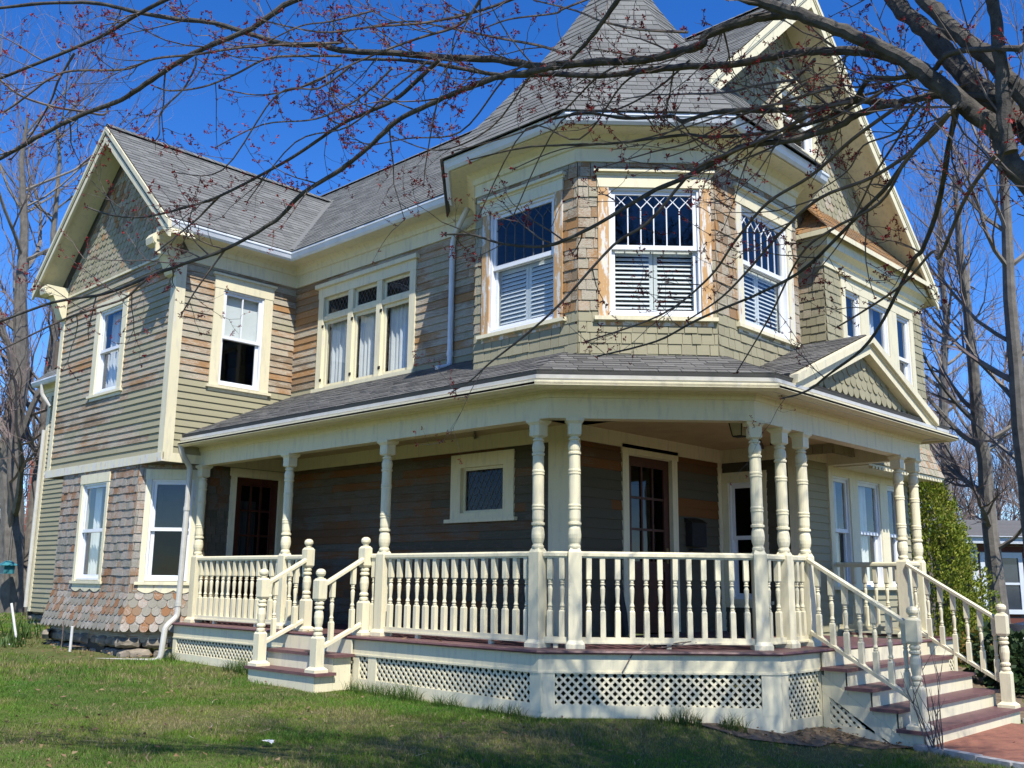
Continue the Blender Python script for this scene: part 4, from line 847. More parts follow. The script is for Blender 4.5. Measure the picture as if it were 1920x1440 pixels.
SOIL = [[(-21.5, 6.9)]+[(-20.8+i*.42, 6.42+.16*math.sin(i*1.9)+.10*math.sin(i*4.7)-.25*math.sin(math.pi*i/13)) for i in range(14)]+[(-14.85, 6.9), (-14.6, 7.3), (-14.4, 7.9), (-21.5, 9.2)], [(-5.9, 8.75), (-5.3, 8.85), (-4.55, 9.8), (-4.2, 10.45), (-5.2, 10.6), (-5.6, 9.4)], [(-4.7, 13.4), (-3.7, 13.35), (-2.6, 15.2), (-3.4, 17.5), (-6.8, 17.5), (-6.8, 14.4)]]
for q in SOIL: patch('soil', q, 'soil', .02)
pth = [(-4.25, 10.45), (-3.2, 10.05), (-.6, 9.8), (6, 9.8), (6, 13.2), (-1, 13.0), (-4.2, 13.2)]; patch('path', pth, 'pave', .03)
kb = MB()
def kerb(a, b, n):
    for i in range(n):
        p = V(*a).lerp(V(*b), i/n); q = V(*a).lerp(V(*b), (i+.96)/n); d = (q-p); s = V(-d.y, d.x).normalized()*.055; z = ground(p.x, p.y)
        kb.prism([V(p.x-s.x, p.y-s.y, z-.05), V(q.x-s.x, q.y-s.y, z-.05), V(q.x+s.x, q.y+s.y, z-.05), V(p.x+s.x, p.y+s.y, z-.05)], V(0, 0, .10+rg.uniform(0, .012)))
kerb((-4.22, 10.32), (-3.2, 9.98), 3); kerb((-3.2, 9.98), (-.6, 9.73), 6); kerb((-.6, 9.73), (6, 9.73), 14); kerb((-4.12, 13.3), (-1, 13.08), 8); kerb((-1, 13.08), (6, 13.3), 16)
tag(kb.build('kerb', M['kerb']), kind='structure')
# ------------------------------------------------------------------ grass: one mesh of blades
def inpoly(x, y, P):
    c = np.zeros(len(x), bool); n = len(P)
    for i in range(n):
        x0, y0 = P[i]; x1, y1 = P[(i+1) % n]; k = ((y0 > y) != (y1 > y)) & (x < (x1-x0)*(y-y0)/((y1-y0) or 1e-9)+x0); c ^= k
    return c
def ground_np(x, y):
    t = np.clip((x+6.3)/1.9, 0, 1); return .1*np.clip((-8-x)/6, 0, 2)-.26*t*t*(3-2*t)
def scatter(n, f0, f1, l0, l1):
    f = np.sqrt(RNG.uniform(f0*f0, f1*f1, n)); l = RNG.uniform(l0, l1, n)*f
    fx, fy = math.cos(YAW), math.sin(YAW); rx, ry = math.sin(YAW), -math.cos(YAW); return f*fx+l*rx, f*fy+l*ry, f
def vnoise(x, y, s, seed=0):
    r = np.random.default_rng(seed); T = r.random((64, 64)); u, v = x*s+100, y*s+100; i, j = np.floor(u).astype(int), np.floor(v).astype(int); a, b = u-i, v-j; a = a*a*(3-2*a); b = b*b*(3-2*b)
    g = lambda p, q: T[p % 64, q % 64]; return (g(i, j)*(1-a)+g(i+1, j)*a)*(1-b)+(g(i, j+1)*(1-a)+g(i+1, j+1)*a)*b
def blades(x, y, h, w, cols, name):
    n = len(x); z = ground_np(x, y)-.005; th = RNG.uniform(0, 6.283, n); le = RNG.uniform(.1, .9, n)*h; a2 = RNG.uniform(0, 6.283, n)
    v = np.empty((n, 5, 3)); dx, dy = np.cos(th)*w/2, np.sin(th)*w/2; lx, ly = np.cos(a2)*le, np.sin(a2)*le
    v[:, 0] = np.stack([x-dx, y-dy, z], 1); v[:, 1] = np.stack([x+dx, y+dy, z], 1); v[:, 2] = np.stack([x+dx*.7+lx*.35, y+dy*.7+ly*.35, z+h*.55], 1); v[:, 3] = np.stack([x-dx*.7+lx*.35, y-dy*.7+ly*.35, z+h*.55], 1); v[:, 4] = np.stack([x+lx, y+ly, z+h*RNG.uniform(.75, 1, n)], 1)
    me = bpy.data.meshes.new(name); b = np.arange(n)[:, None]*5; loops = np.concatenate([b+0, b+1, b+2, b+3, b+3, b+2, b+4], 1).ravel()
    me.vertices.add(n*5); me.vertices.foreach_set('co', v.ravel()); me.loops.add(n*7); me.loops.foreach_set('vertex_index', loops.astype(np.int32)); me.polygons.add(n*2)
    s = (np.arange(n)[:, None]*7+np.array([0, 4])).ravel(); me.polygons.foreach_set('loop_start', s.astype(np.int32)); me.polygons.foreach_set('loop_total', np.tile([4, 3], n).astype(np.int32)); me.update(calc_edges=True)
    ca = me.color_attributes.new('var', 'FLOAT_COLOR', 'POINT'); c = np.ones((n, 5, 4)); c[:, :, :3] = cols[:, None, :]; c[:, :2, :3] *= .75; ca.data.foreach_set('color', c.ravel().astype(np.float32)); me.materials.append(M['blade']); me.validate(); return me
hx = [(-14.6, 7.70), (-6.98, 7.70), (-5.2, 9.48), (-5.2, 10.5), (-4.1, 10.5), (-4.1, 13.7), (-5.2, 13.7), (-5.2, 14.35), (-6.85, 14.35), (-6.85, 17.1), (-25.4, 17.1), (-25.4, 9.6), (-19, 9.6), (-19, 8.1), (-18.2, 7.3), (-15.3, 7.3)]
hs = [(-11.5, 7.15), (-9.95, 7.15), (-9.95, 7.75), (-11.5, 7.75)]
parts_ = []
for n, f0, f1, l0, l1, h0, h1, w0 in ((420000, 5.6, 12.5, -.62, .62, .018, .05, .0045), (90000, 12.5, 24, -.62, -.2, .035, .08, .008), (30000, 24, 45, -.62, -.42, .05, .1, .02), (40000, 12.5, 40, .30, .62, .05, .1, .016)):
    x, y, f = scatter(n, f0, f1, l0, l1); cl_ = vnoise(x, y, 1.3, 1); c2 = vnoise(x, y, 5, 2); keep = ~inpoly(x, y, hx) & ~inpoly(x, y, hs) & ~inpoly(x, y, pth)
    d = vnoise(x, y, .8, 5)*.5+vnoise(x, y, 3.1, 6)*.5
    for q in SOIL: keep &= ~(inpoly(x, y, q) & (RNG.random(n) < .985*np.clip(1.45-vnoise(x, y, 2.3, 9)*.8, 0, 1)))
    keep &= RNG.random(n) < np.clip(1.35-d*1.1, .25, 1)
    x, y, cl_, c2, d = x[keep], y[keep], cl_[keep], c2[keep], d[keep]; m = len(x)
    g = np.stack([.082+.10*cl_*d*2, .175+.10*cl_, .019+.012*c2], 1)*RNG.uniform(.7, 1.25, (m, 1)); s = np.array([[.36, .30, .15]])*RNG.uniform(.6, 1.15, (m, 1)); k = (RNG.random(m) < .08+1.7*np.clip(d-.42, 0, 1))[:, None]
    h = RNG.uniform(h0, h1, m)*(.65+.7*c2); parts_.append((x, y, h, np.full(m, w0)*RNG.uniform(.7, 1.3, m), np.where(k, s, g)))
# taller tufts left uncut along the foot of the skirt
n = 5200; t = RNG.random(n); tuft = vnoise(t*9, t*0, 3.5, 8); L_ = math.hypot(1.74, 1.74); xx = np.where(t < .72, -14.4+t/.72*7.4, -6.98+(t-.72)/.28*1.5); yy = np.where(t < .72, 7.66, 7.66+(t-.72)/.28*1.5); o_ = RNG.uniform(.0, .16, n); xx = xx+np.where(t < .72, 0, .7*o_); yy = yy-np.where(t < .72, o_, .7*o_)
kp = (tuft > .42) & ~inpoly(xx, yy, hs); xx, yy, tf = xx[kp], yy[kp], tuft[kp]; m = len(xx)
parts_.append((xx, yy, RNG.uniform(.06, .26, m)*(tf*1.2), np.full(m, .006), np.stack([np.full(m, .07), np.full(m, .13), np.full(m, .025)], 1)*RNG.uniform(.6, 1.3, (m, 1))))
X = [np.concatenate([p[i] for p in parts_]) for i in range(5)]
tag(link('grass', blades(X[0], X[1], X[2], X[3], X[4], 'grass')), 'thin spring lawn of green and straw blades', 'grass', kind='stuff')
# leaf litter
lt = MB()
for q, n in ((SOIL[0], 900), (SOIL[1], 420), (SOIL[2], 260), (pth, 70), ([(-14, 3), (-2, 3), (-3, 9.5), (-4.5, 9.6), (-7, 7.4), (-14, 7)], 520), ([(-14.4, 7.75), (-7, 7.75), (-7, 9), (-14.4, 9)], 60)):
    u0, u1, v0, v1 = bounds([q])
    for _ in range(n):
        x, y = rg.uniform(u0, u1), rg.uniform(v0, v1)
        if not inpoly(np.array([x]), np.array([y]), q)[0]: continue
        r = rg.uniform(.012, .04); a = rg.uniform(0, 6.28); z = (.665 if (x < -7 and 7.7 < y < 9.2 and x > -14.45) else ground(x, y)+rg.uniform(.025, .05)); c = rg.choice([(.22, .14, .07), (.30, .22, .12), (.16, .10, .06), (.26, .17, .10)]); e = [V(x+r*math.cos(a+k)*(1 if i % 2 else .55), y+r*math.sin(a+k)*(1 if i % 2 else .55), z+rg.uniform(-.012, .02)) for i, k in enumerate((0, 1.57, 3.14, 4.71))]
        lt.face(e, None, c)
for _ in range(90):
    x, y = rg.uniform(-15, -2.5), rg.uniform(3.5, 7.3); a = rg.uniform(0, 6.28); L = rg.uniform(.06, .28); z = ground(x, y)+.04; b = V(-math.sin(a), math.cos(a), 0)*.004; q = V(x+L*math.cos(a), y+L*math.sin(a), z+rg.uniform(-.01, .03)); p_ = V(x, y, z); m_ = p_.lerp(q, .5)+b*rg.uniform(-6, 6)
    for e in ((p_, m_), (m_, q)): lt.face([e[0]-b, e[1]-b, e[1]+b, e[0]+b], None, rg.choice([(.34, .29, .2), (.2, .15, .1), (.42, .37, .27)]))
tag(lt.build('leaf_litter', M['leaf']), 'brown dead leaves and broken twigs scattered over soil and lawn', 'leaf litter', kind='stuff')
# ------------------------------------------------------------------ small things
mbx = MB(); DW.bar(mbx, 12.08, 12.45, 1.86, 2.2, .018, .13); mbx.prism([DW.P(12.06, 2.2, .015), DW.P(12.06, 2.2, .15), DW.P(12.06, 2.27, .015)], DW.U*.41); DW.bar(mbx, 12.12, 12.41, 1.80, 1.83, .05, .11)
tag(mbx.build('mailbox', M['iron']), 'black letter box on the stripped wall right of the front door', 'mailbox')
lx, ly = -6.1, 10.3; ln = thing('porch_lantern', 'small dark lantern hanging from the porch ceiling', 'lantern', (lx, ly, 3.05)); m = MB(); m.cbox((lx, ly), .2, .2, 3.25, 3.28); m.cbox((lx, ly), .05, .05, 3.28, 3.34); m.cbox((lx, ly), .12, .12, 3.06, 3.075)
for i, j in ((-1, -1), (1, -1), (1, 1), (-1, 1)): m.tube([V(lx+i*.06, ly+j*.06, 3.07), V(lx+i*.09, ly+j*.09, 3.255)], .008, 4)
m.build('lantern_frame', M['iron'], ln); m = MB(); m.frus((lx, ly), .11, .17, 3.075, 3.25); m.build('lantern_glass', plain('frosted_glass', (.45, .40, .30), .3), ln)
def stick(name, lab, cat, pts, r, mt, grp=None):
    mb = MB(); mb.tube(pts, r, 8); return tag(mb.build(name, M[mt], None, True), lab, cat, grp)
gz = ground
stick('vent_pipe', 'short white pipe leaning by the foundation at the far left corner', 'pipe', [(-19.0, 7.1, .15), (-19.18, 7.0, .85)], .022, 'pvc'); stick('vent_pipe', 'white pipe leaning against the basement light under the bay', 'pipe', [(-16.55, 7.02, .05), (-16.5, 7.0, .55)], .022, 'pvc')
stick('garden_stake', 'thin rusty stake under the bay window beside the white pipe', 'stake', [(-16.85, 7.0, .05), (-16.85, 7.0, .62)], .010, 'twig')
stick('fallen_stick', 'long pale stick lying on the soil at the far left', 'stick', [(-18.6, 6.9, .2), (-17.9, 6.6, .14), (-17.2, 6.55, .13)], .014, 'pvc'); stick('fallen_stick', 'pale stick lying in the grass at the left edge', 'stick', [(-19.6, 6.3, .16), (-18.9, 6.4, .2), (-18.4, 6.8, .17)], .013, 'pvc')
br_ = MB()
for k in range(9):
    x, y = -6.35+rg.uniform(-.1, .1), 8.95+rg.uniform(-.1, .1); a = rg.uniform(.3, 1.4); L = rg.uniform(.3, .7); br_.tube([V(x, y, .68), V(x+L*.5*math.cos(a), y+L*.5*math.sin(a), .70+rg.uniform(0, .06)), V(x+L*math.cos(a+.3), y+L*math.sin(a+.3), .69+rg.uniform(0, .1))], [.008, .006, .003], 4)
br_.tube([V(-6.3, 8.7, .72), V(-6.32, 8.42, .62), V(-6.36, 8.3, .45)], [.008, .008, .006], 4)
tag(br_.build('fallen_branch', M['twig']), 'dry fallen branch lying on the porch floor behind the balusters', 'branch')
pp = MB(); bx, by = cam_pt(502, 1404, 8.0).x, cam_pt(502, 1404, 8.0).y
for k in range(9):
    a = k*.7; pp.face([V(bx, by, gz(bx, by)+.07), V(bx+.05*math.cos(a), by+.05*math.sin(a), gz(bx, by)+.04+rg.uniform(0, .03)), V(bx+.05*math.cos(a+.7), by+.05*math.sin(a+.7), gz(bx, by)+.04+rg.uniform(0, .03))])
tag(pp.build('crumpled_paper', M['pvc']), 'crumpled scrap of white paper on the lawn', 'paper')
um = MB(); um.tube([V(-7.95, 10.45, .68), V(-7.98, 10.42, .95), V(-7.99, 10.40, 1.3)], [.05, .075, .03], 8); um.tube([V(-7.99, 10.40, 1.3), V(-7.99, 10.38, 1.42), V(-7.95, 10.36, 1.45)], .012, 6); tag(um.build('furled_umbrella', M['iron'], None, True), 'black furled umbrella standing left of the front door', 'umbrella')
# bare sapling at the foot of the front steps
sp_ = MB(); ra = random.Random(8); sx_, sy_ = -3.98, 10.22
def shoot(mb, p, d, L, r, n, rnd, kids=3, wob_=.2):
    pts = [p]; q = p
    for i in range(n): d = (d+V(rnd.uniform(-wob_, wob_), rnd.uniform(-wob_, wob_), rnd.uniform(-.02, .1))).normalized(); q = q+d*L/n; pts.append(q)
    mb.tube(pts, [r*(1-.75*i/n) for i in range(n+1)], 5)
    if kids:
        for i in range(kids): k = rnd.randint(1, n-1); shoot(mb, pts[k], (d+V(rnd.uniform(-1, 1), rnd.uniform(-1, 1), rnd.uniform(0, .4))).normalized(), L*rnd.uniform(.25, .45), r*.5, 3, rnd, 0)
for k in range(8): a = ra.uniform(0, 6.28); shoot(sp_, V(sx_+ra.uniform(-.07, .07), sy_+ra.uniform(-.07, .07), ground(sx_, sy_)), V(math.cos(a)*.35, math.sin(a)*.35, 1).normalized(), ra.uniform(.45, 1.05), .008, 5, ra, 3, .13)
tag(sp_.build('bare_shrub', M['twig']), 'small leafless shrub beside the lowest front step', 'shrub')
# leafy things made of many small faces
def leaves(mb, c, n, rad, size, cols, rnd, flat=.0, shell=.5):
    for _ in range(n):
        while True:
            u = V(rnd.uniform(-1, 1), rnd.uniform(-1, 1), rnd.uniform(-1, 1))
            if .05 < u.length < 1: break
        u = u.normalized()*(u.length**shell); p = V(c[0]+u.x*rad[0], c[1]+u.y*rad[1], c[2]+u.z*rad[2]); leafat(mb, p, u, size*rnd.uniform(.6, 1.3), rnd.choice(cols), rnd)
def leafat(mb, p, d, s, c, rnd):
    d = (V(d)+V(rnd.uniform(-.8, .8), rnd.uniform(-.8, .8), rnd.uniform(-.6, .8))).normalized(); b = d.orthogonal().normalized(); b.rotate(Matrix.Rotation(rnd.uniform(0, 6.28), 3, d)); b *= s*.28; f = rnd.uniform(.75, 1.2); mb.face([p, p+d*s*.5+b, p+d*s, p+d*s*.5-b], None, tuple(x*f for x in c))
for x, y, h, lab in ((-18.7, 6.75, .16, 'low green weeds by the leftmost white pipe'), (-17.9, 6.5, .14, 'clump of green shoots in the soil under the bay'), (-19.7, 7.4, .3, 'scrubby green plants beyond the left corner of the bay'), (-20.3, 8.6, .45, 'thin brownish shrub at the foot of the rear wall')):
    mb = MB(); rn = random.Random(int(-x*100)); b = lab.startswith('thin')
    for k in range(70): a = rn.uniform(0, 6.28); r = rn.uniform(0, .45); p = V(x+r*math.cos(a), y+r*math.sin(a), ground(x, y)); d = V(rn.uniform(-.5, .5), rn.uniform(-.5, .5), 1); s = V(-d.y, d.x, 0).normalized()*.012; L = h*rn.uniform(.6, 1.5); c = (.16, .11, .06) if b and k % 3 else (.07, .12, .03); f = rn.uniform(.7, 1.3); mb.face([p-s, p+s, p+d*L*.6+s, p+d*L, p+d*L*.6-s], None, tuple(q*f for q in c))
    tag(mb.build('garden_plant', M['leaf']), lab, 'plant')
# evergreen by the front corner: a cone of upright sprays
ec = V(-7.45, 19.3, -.15); et = thing('evergreen_shrub', 'tall bushy evergreen with bright yellow-green sprays at the front corner', 'evergreen', tuple(ec)); rn = random.Random(21); mb = MB(); cols = [(.22, .27, .03), (.17, .23, .026), (.29, .33, .04), (.10, .15, .02), (.32, .31, .06)]
for i in range(8500):
    t = rn.random()**1.35; a = rn.uniform(0, 6.28); lob = 1+.16*math.sin(a*5+t*17)+.1*math.sin(a*9-t*31); R_ = (1.2*(1-t)**.7+.04)*lob*(.55+.45*rn.random()**.35); z = t*3.75; p = V(ec.x+R_*math.cos(a), ec.y+R_*math.sin(a), ec.z+.1+z); d = V(math.cos(a)*.5, math.sin(a)*.5, .75).normalized(); c = rn.choice(cols); f = .75+.45*rn.random()
    for q in range(5): leafat(mb, p+V(rn.uniform(-.05, .05), rn.uniform(-.05, .05), rn.uniform(-.05, .06)), d, rn.uniform(.035, .075), tuple(k*f for k in c), rn)
mb.build('foliage', M['leaf'], et); mb = MB(); mb.tube([ec, ec+V(.03, 0, 1.8), ec+V(0, .03, 3.4)], [.07, .05, .01], 8); mb.build('trunk', M['farbark'], et)
def bush(c, r, lab, n, cols, size=.1, seed=1, name='round_bush'):
    rn = random.Random(seed); t = thing(name, lab, 'bush', (c[0], c[1], ground(c[0], c[1]))); mb = MB()
    for k in range(26): u = V(rn.uniform(-1, 1), rn.uniform(-1, 1), rn.uniform(-.3, 1)); leaves(mb, (c[0]+u.x*r*.7, c[1]+u.y*r*.7, c[2]+u.z*r*.6), n//26, (r*.42,)*3, size, cols, rn)
    mb.build('foliage', M['leaf'], t); mb = MB()
    for k in range(6): a = k; mb.tube([V(c[0], c[1], ground(c[0], c[1])-.05), V(c[0]+.3*r*math.cos(a), c[1]+.3*r*math.sin(a), c[2]), V(c[0]+.6*r*math.cos(a), c[1]+.6*r*math.sin(a), c[2]+.4*r)], [.02, .014, .005], 5)
    mb.build('stem', M['twig'], t)
bush((-4.9, 16.2, .05), .72, 'dark broad-leaved bush at the right edge behind the front steps', 2600, [(.02, .045, .015), (.03, .06, .02), (.05, .08, .03)], .13, 3); bush((-6.15, 15.6, .2), .45, 'low yellow-green bush behind the front steps', 1600, [(.13, .14, .02), (.10, .12, .02), (.20, .13, .03)], .07, 4, 'low_bush'); bush((-6.5, 18.3, .1), .6, 'low golden bush at the foot of the tall evergreen', 1400, [(.14, .13, .02), (.20, .12, .03), (.08, .10, .02)], .07, 5, 'low_bush')
# ------------------------------------------------------------------ background trees
def branch(T, C, p, d, L, r, lev, rnd, maxlev, up=.06, kids=(3, 5)):
    n = 5 if lev < 2 else (4 if lev < maxlev else 3); pts = [p]; q = p; dirs = [d]
    for i in range(n):
        w = .12+.07*lev; d = (d+V(rnd.uniform(-w, w), rnd.uniform(-w, w), rnd.uniform(-w*.5, w)+up)).normalized(); q = q+d*(L/n); pts.append(q); dirs.append(d)
    e = .45 if lev < maxlev else .3; rad = [r*(1-(1-e)*i/n) for i in range(n+1)]
    (T if lev < 2 else C).tube(pts, rad, 8 if lev == 0 else (5 if lev == 1 else 3), cap=False)
    if lev < maxlev:
        for k in range(rnd.randint(*kids)+(2 if lev == 0 else 0)):
            f = rnd.uniform(.35 if lev == 0 else .2, 1.0); i = min(n-1, int(f*n)); t = f*n-i; s = pts[i].lerp(pts[i+1], t); o = dirs[i].orthogonal().normalized(); o.rotate(Matrix.Rotation(rnd.uniform(0, 6.28), 3, dirs[i])); nd = (dirs[i]*rnd.uniform(.7, 1.1)+o*rnd.uniform(.45, .9)).normalized(); branch(T, C, s, nd, L*rnd.uniform(.42, .7), rad[i]*rnd.uniform(.45, .62), lev+1, rnd, maxlev, up, kids)
        branch(T, C, pts[-1], dirs[-1], L*.6, rad[-1], lev+1, rnd, maxlev, up, kids)
PROTO = []
for sd, L, r, ml, kd_ in ((1, 7.5, .26, 4, (4, 6)), (2, 6.5, .2, 4, (4, 6)), (3, 8.5, .3, 4, (4, 5)), (5, 6, .17, 4, (4, 6))):
    T, C = MB(), MB(); branch(T, C, V(0, 0, -.2), V(0, 0, 1), L, r, 0, random.Random(sd), ml, .07, kd_); PROTO.append((T.mesh('trunk', M['farbark'], True), C.mesh('crown', M['fartwig'])))
def far_tree(k, pos, s, rz, lab, grp, near=True, lean=0):
    t = thing('bare_tree', lab, 'tree', (pos[0], pos[1], -.2), grp)
    for nm, me in zip(('trunk', 'crown'), PROTO[k]):
        o = link(nm, me, t, (pos[0], pos[1], -.2), rz, s)
        if lean: o.rotation_euler = (lean, 0, rz)
def at_px(px, depth): p = cam_pt(px, 1100, depth); return p.x, p.y
# the ones one can tell apart
def trunk_tree(px_list, depth, radii, lab, seed, maxlev=3, sub=9, nm='bare_tree', grp=None, ll=(1.2, 2.6)):
    pts = [cam_pt(x, y, depth) for x, y in px_list]; pts[0].z = -.2; t = thing(nm, lab, 'tree', tuple(pts[0]), grp); T, C = MB(), MB(); rnd = random.Random(seed); T.tube(pts, radii, 10)
    for k in range(sub):
        i = rnd.randint(1, len(pts)-2); s = pts[i].lerp(pts[i+1], rnd.random()); a = rnd.uniform(0, 6.28); branch(T, C, s, V(math.cos(a), math.sin(a), rnd.uniform(.3, 1.1)).normalized(), rnd.uniform(*ll), radii[i]*rnd.uniform(.25, .5), 1, rnd, maxlev+1, .06, (3, 5))
    T.build('trunk', M['farbark'], t, True); C.build('crown', M['fartwig'], t)
trunk_tree([(1878, 1150), (1862, 1040), (1850, 930), (1846, 860), (1834, 800), (1826, 700), (1815, 590), (1800, 470), (1790, 330)], 22, [.20, .17, .16, .15, .14, .12, .10, .08, .05], 'slender grey tree in front of the neighbouring window', 31, 3, 16)
trunk_tree([(1945, 1100), (1925, 900), (1912, 800), (1905, 690), (1893, 560), (1888, 430), (1880, 300), (1870, 150)], 20, [.19, .17, .155, .14, .12, .1, .085, .06], 'thicker dark bare tree at the right edge of the picture', 32, 3, 18)
trunk_tree([(1775, 1000), (1770, 800), (1768, 700), (1775, 600), (1760, 470), (1765, 330)], 30, [.15, .135, .12, .1, .08, .05], 'thin bare tree rising just behind the tall evergreen', 33, 3, 16)
trunk_tree([(18, 1135), (20, 1060), (24, 960), (18, 880), (24, 790), (40, 700), (38, 560), (46, 430), (40, 300), (52, 220)], 30, [.44, .36, .34, .35, .31, .25, .19, .13, .08, .04], 'big grey tree with a thick trunk at the far left', 34, 3, 26, ll=(1.8, 4.2))
trunk_tree([(62, 935), (75, 880), (84, 830), (85, 740), (105, 600), (100, 440), (112, 300), (104, 215)], 31, [.22, .2, .18, .15, .12, .09, .06, .03], 'second stem leaning out of the big tree by the wing gable', 35, 3, 22, ll=(1.6, 3.6))
rt = random.Random(77)
G1, G2 = 'bare trees beyond the right side of the house', 'bare trees beyond the left side of the house'
for i in range(26): px = rt.uniform(1620, 2350); d = rt.uniform(36, 70); x, y = at_px(px, d); far_tree(rt.randint(0, 3), (x, y), rt.uniform(.75, 1.15)*d/52, rt.uniform(0, 6.28), 'leafless tree in the wood behind the right side of the house', G1)
for i in range(16): px = rt.uniform(-500, 190); d = rt.uniform(40, 70); x, y = at_px(px, d); far_tree(rt.randint(0, 3), (x, y), rt.uniform(.7, 1.0)*d/58, rt.uniform(0, 6.28), 'leafless tree in the wood behind the left side of the house', G2)
# undergrowth of thin stems closing the far side
def thicket(x0, x1, d0, d1, n, hmax, seed):
    mb = MB(); r = random.Random(seed)
    for _ in range(n):
        d = r.uniform(d0, d1); p = cam_pt(r.uniform(x0, x1), 1080, d); p.z = -.2; q = p; dr = V(r.uniform(-.2, .2), r.uniform(-.2, .2), 1).normalized(); L = r.uniform(.5, 1)*hmax; pts = [p]
        for i in range(4): dr = (dr+V(r.uniform(-.2, .2), r.uniform(-.2, .2), .05)).normalized(); q = q+dr*L/4; pts.append(q)
        R_ = r.uniform(.02, .07); mb.tube(pts, [R_, R_*.8, R_*.6, R_*.4, R_*.2], 3, cap=False)
        for k in range(7): i = r.randint(1, 3); s = pts[i].lerp(pts[i+1], r.random()); e = V(r.uniform(-1, 1), r.uniform(-1, 1), r.uniform(.2, 1)).normalized()*L*r.uniform(.12, .3); m = s+e*.5+V(0, 0, .08); mb.tube([s, m, s+e+V(r.uniform(-.2, .2), r.uniform(-.2, .2), .3)], [R_*.35, R_*.25, R_*.12], 3, cap=False)
    return mb
tag(thicket(1640, 2300, 45, 80, 520, 8, 3).build('woods', M['fartwig']), 'tangle of thin bare stems of the wood behind the neighbouring house', 'woods', kind='stuff'); tag(thicket(-400, 180, 48, 85, 360, 7, 4).build('woods', M['fartwig']), 'tangle of thin bare stems of the wood behind the left lawn', 'woods', kind='stuff')
# ------------------------------------------------------------------ neighbours
M['nbrick'] = brickmat('dark_brick', (.13, .04, .028), (.09, .03, .022), (.12, .10, .09)); M['nwhite'] = plain('blue_white_paint', (.55, .60, .66), .5, .06)
na = cam_pt(1832, 1100, 27); nb_ = na+V(5.4, 1.1, 0)*1.0; nd_ = (V(.70, .72, 0)).normalized(); nf = Fr((na.x, na.y, -.3), nd_); nh = thing('neighbour_house', 'low brick house with white shutters and grey roof at the right edge', 'house', (na.x, na.y, -.3))
mb = MB(); nf.bar(mb, -.1, 12, 0, 2.95, -8, 0); mb.build('wall', M['nbrick'], nh); mb = MB(); nf.bar(mb, -.12, .06, 0, 2.95, 0, .05); nf.bar(mb, 1.70, 1.86, 0, 2.95, 0, .05); nf.bar(mb, -.6, 12.5, 2.80, 2.98, .3, .42); nf.bar(mb, -.6, 12.5, 2.78, 2.82, 0, .42); mb.build('fascia', M['nwhite'], nh)
mb = MB(); mb.prism([nf.P(-.7, 2.95, .5), nf.P(-.7, 3.7, -4), nf.P(-.7, 2.95, -8.5)], nf.U*13.4); mb.build('roof', M['proof'], nh)
mb = MB(); nf.bar(mb, .12, 1.30, .9, 1.02, 0, .08); nf.bar(mb, .12, 1.30, 2.40, 2.55, 0, .06); nf.bar(mb, .12, .24, 1.02, 2.4, 0, .06); nf.bar(mb, 1.18, 1.30, 1.02, 2.4, 0, .06); nf.bar(mb, .24, 1.18, 1.68, 1.74, 0, .05); w = mb.build('window', M['nwhite'], nh); mb = MB(); nf.bar(mb, .24, 1.18, 1.02, 1.68, .0, .02); nf.bar(mb, .24, 1.18, 1.74, 2.4, 0, .02); mb.build('pane', plain('dark_pane', (.03, .04, .06), .08, spec=.6), w)
mb = MB(); nf.bar(mb, 1.36, 1.42, .95, 2.4, 0, .05); nf.bar(mb, 1.62, 1.68, .95, 2.4, 0, .05)
for z in (.95, 1.62, 2.32): nf.bar(mb, 1.42, 1.62, z, z+.08, 0, .05)
for i in range(28): 
    z = 1.05+i*.045
    if abs(z-1.65) > .06: nf.bar(mb, 1.42, 1.62, z, z+.03, .01, .04)
mb.build('shutter', M['nwhite'], nh)
# parked car, mostly beyond the frame
cc = cam_pt(1990, 1150, 18); car = thing('parked_car', 'dark blue parked car whose nose shows behind the bush at the right edge', 'car', (cc.x, cc.y, -.25)); cf = Fr((cc.x, cc.y, -.25), (.72, .69, 0)); cp = plain('dark_blue_car_paint', (.006, .008, .016), .18, .05, spec=.6)
side = [(-1.05, .25), (-1.1, .55), (-1.02, .78), (-.6, .90), (0, 1.0), (.15, 1.02), (.75, 1.42), (1.9, 1.46), (2.7, 1.05), (3.2, .98), (3.25, .4), (3.1, .25)]
sec = [(-.84, .9), (-.6, 1.0), (.6, 1.0), (.84, .9)]; mb = MB(); rings = [[cf.P(u, v*(k if v > .6 else 1)+(0), d) for u, v in side] for d, k in ((-.86, .93), (-.7, 1.0), (.7, 1.0), (.86, .93))]
for a, b in zip(rings, rings[1:]):
    for i in range(len(side)): j = (i+1) % len(side); mb.face([a[i], a[j], b[j], b[i]])
mb.face(rings[0][::-1]); mb.face(rings[-1]); mb.build('body', cp, car, True); mb = MB()
for d0, d1 in ((-.872, -.862), (.862, .872)): cf.poly(mb, [(.35, 1.0), (.82, 1.26), (1.85, 1.28), (2.4, 1.02)], d0, d1)
mb.build('side_window', M['iron'], car)
for u in (-.45, 2.35):
    for d in (-.8, .8):
        mb = MB(); n = 20; ring = lambda r, dd: [cf.P(u+r*math.cos(6.2832*i/n), .31+r*math.sin(6.2832*i/n), dd) for i in range(n)]; R_ = [ring(.2, d-.11), ring(.31, d-.1), ring(.31, d+.1), ring(.2, d+.11)]
        for a, b in zip(R_, R_[1:]):
            for i in range(n): j = (i+1) % n; mb.face([a[i], a[j], b[j], b[i]])
        wl = mb.build('wheel', M['iron'], car, True); mb = MB(); mb.face(ring(.2, d+.1)); mb.face(ring(.2, d-.1)[::-1]); mb.build('rim', M['gutter'], wl)
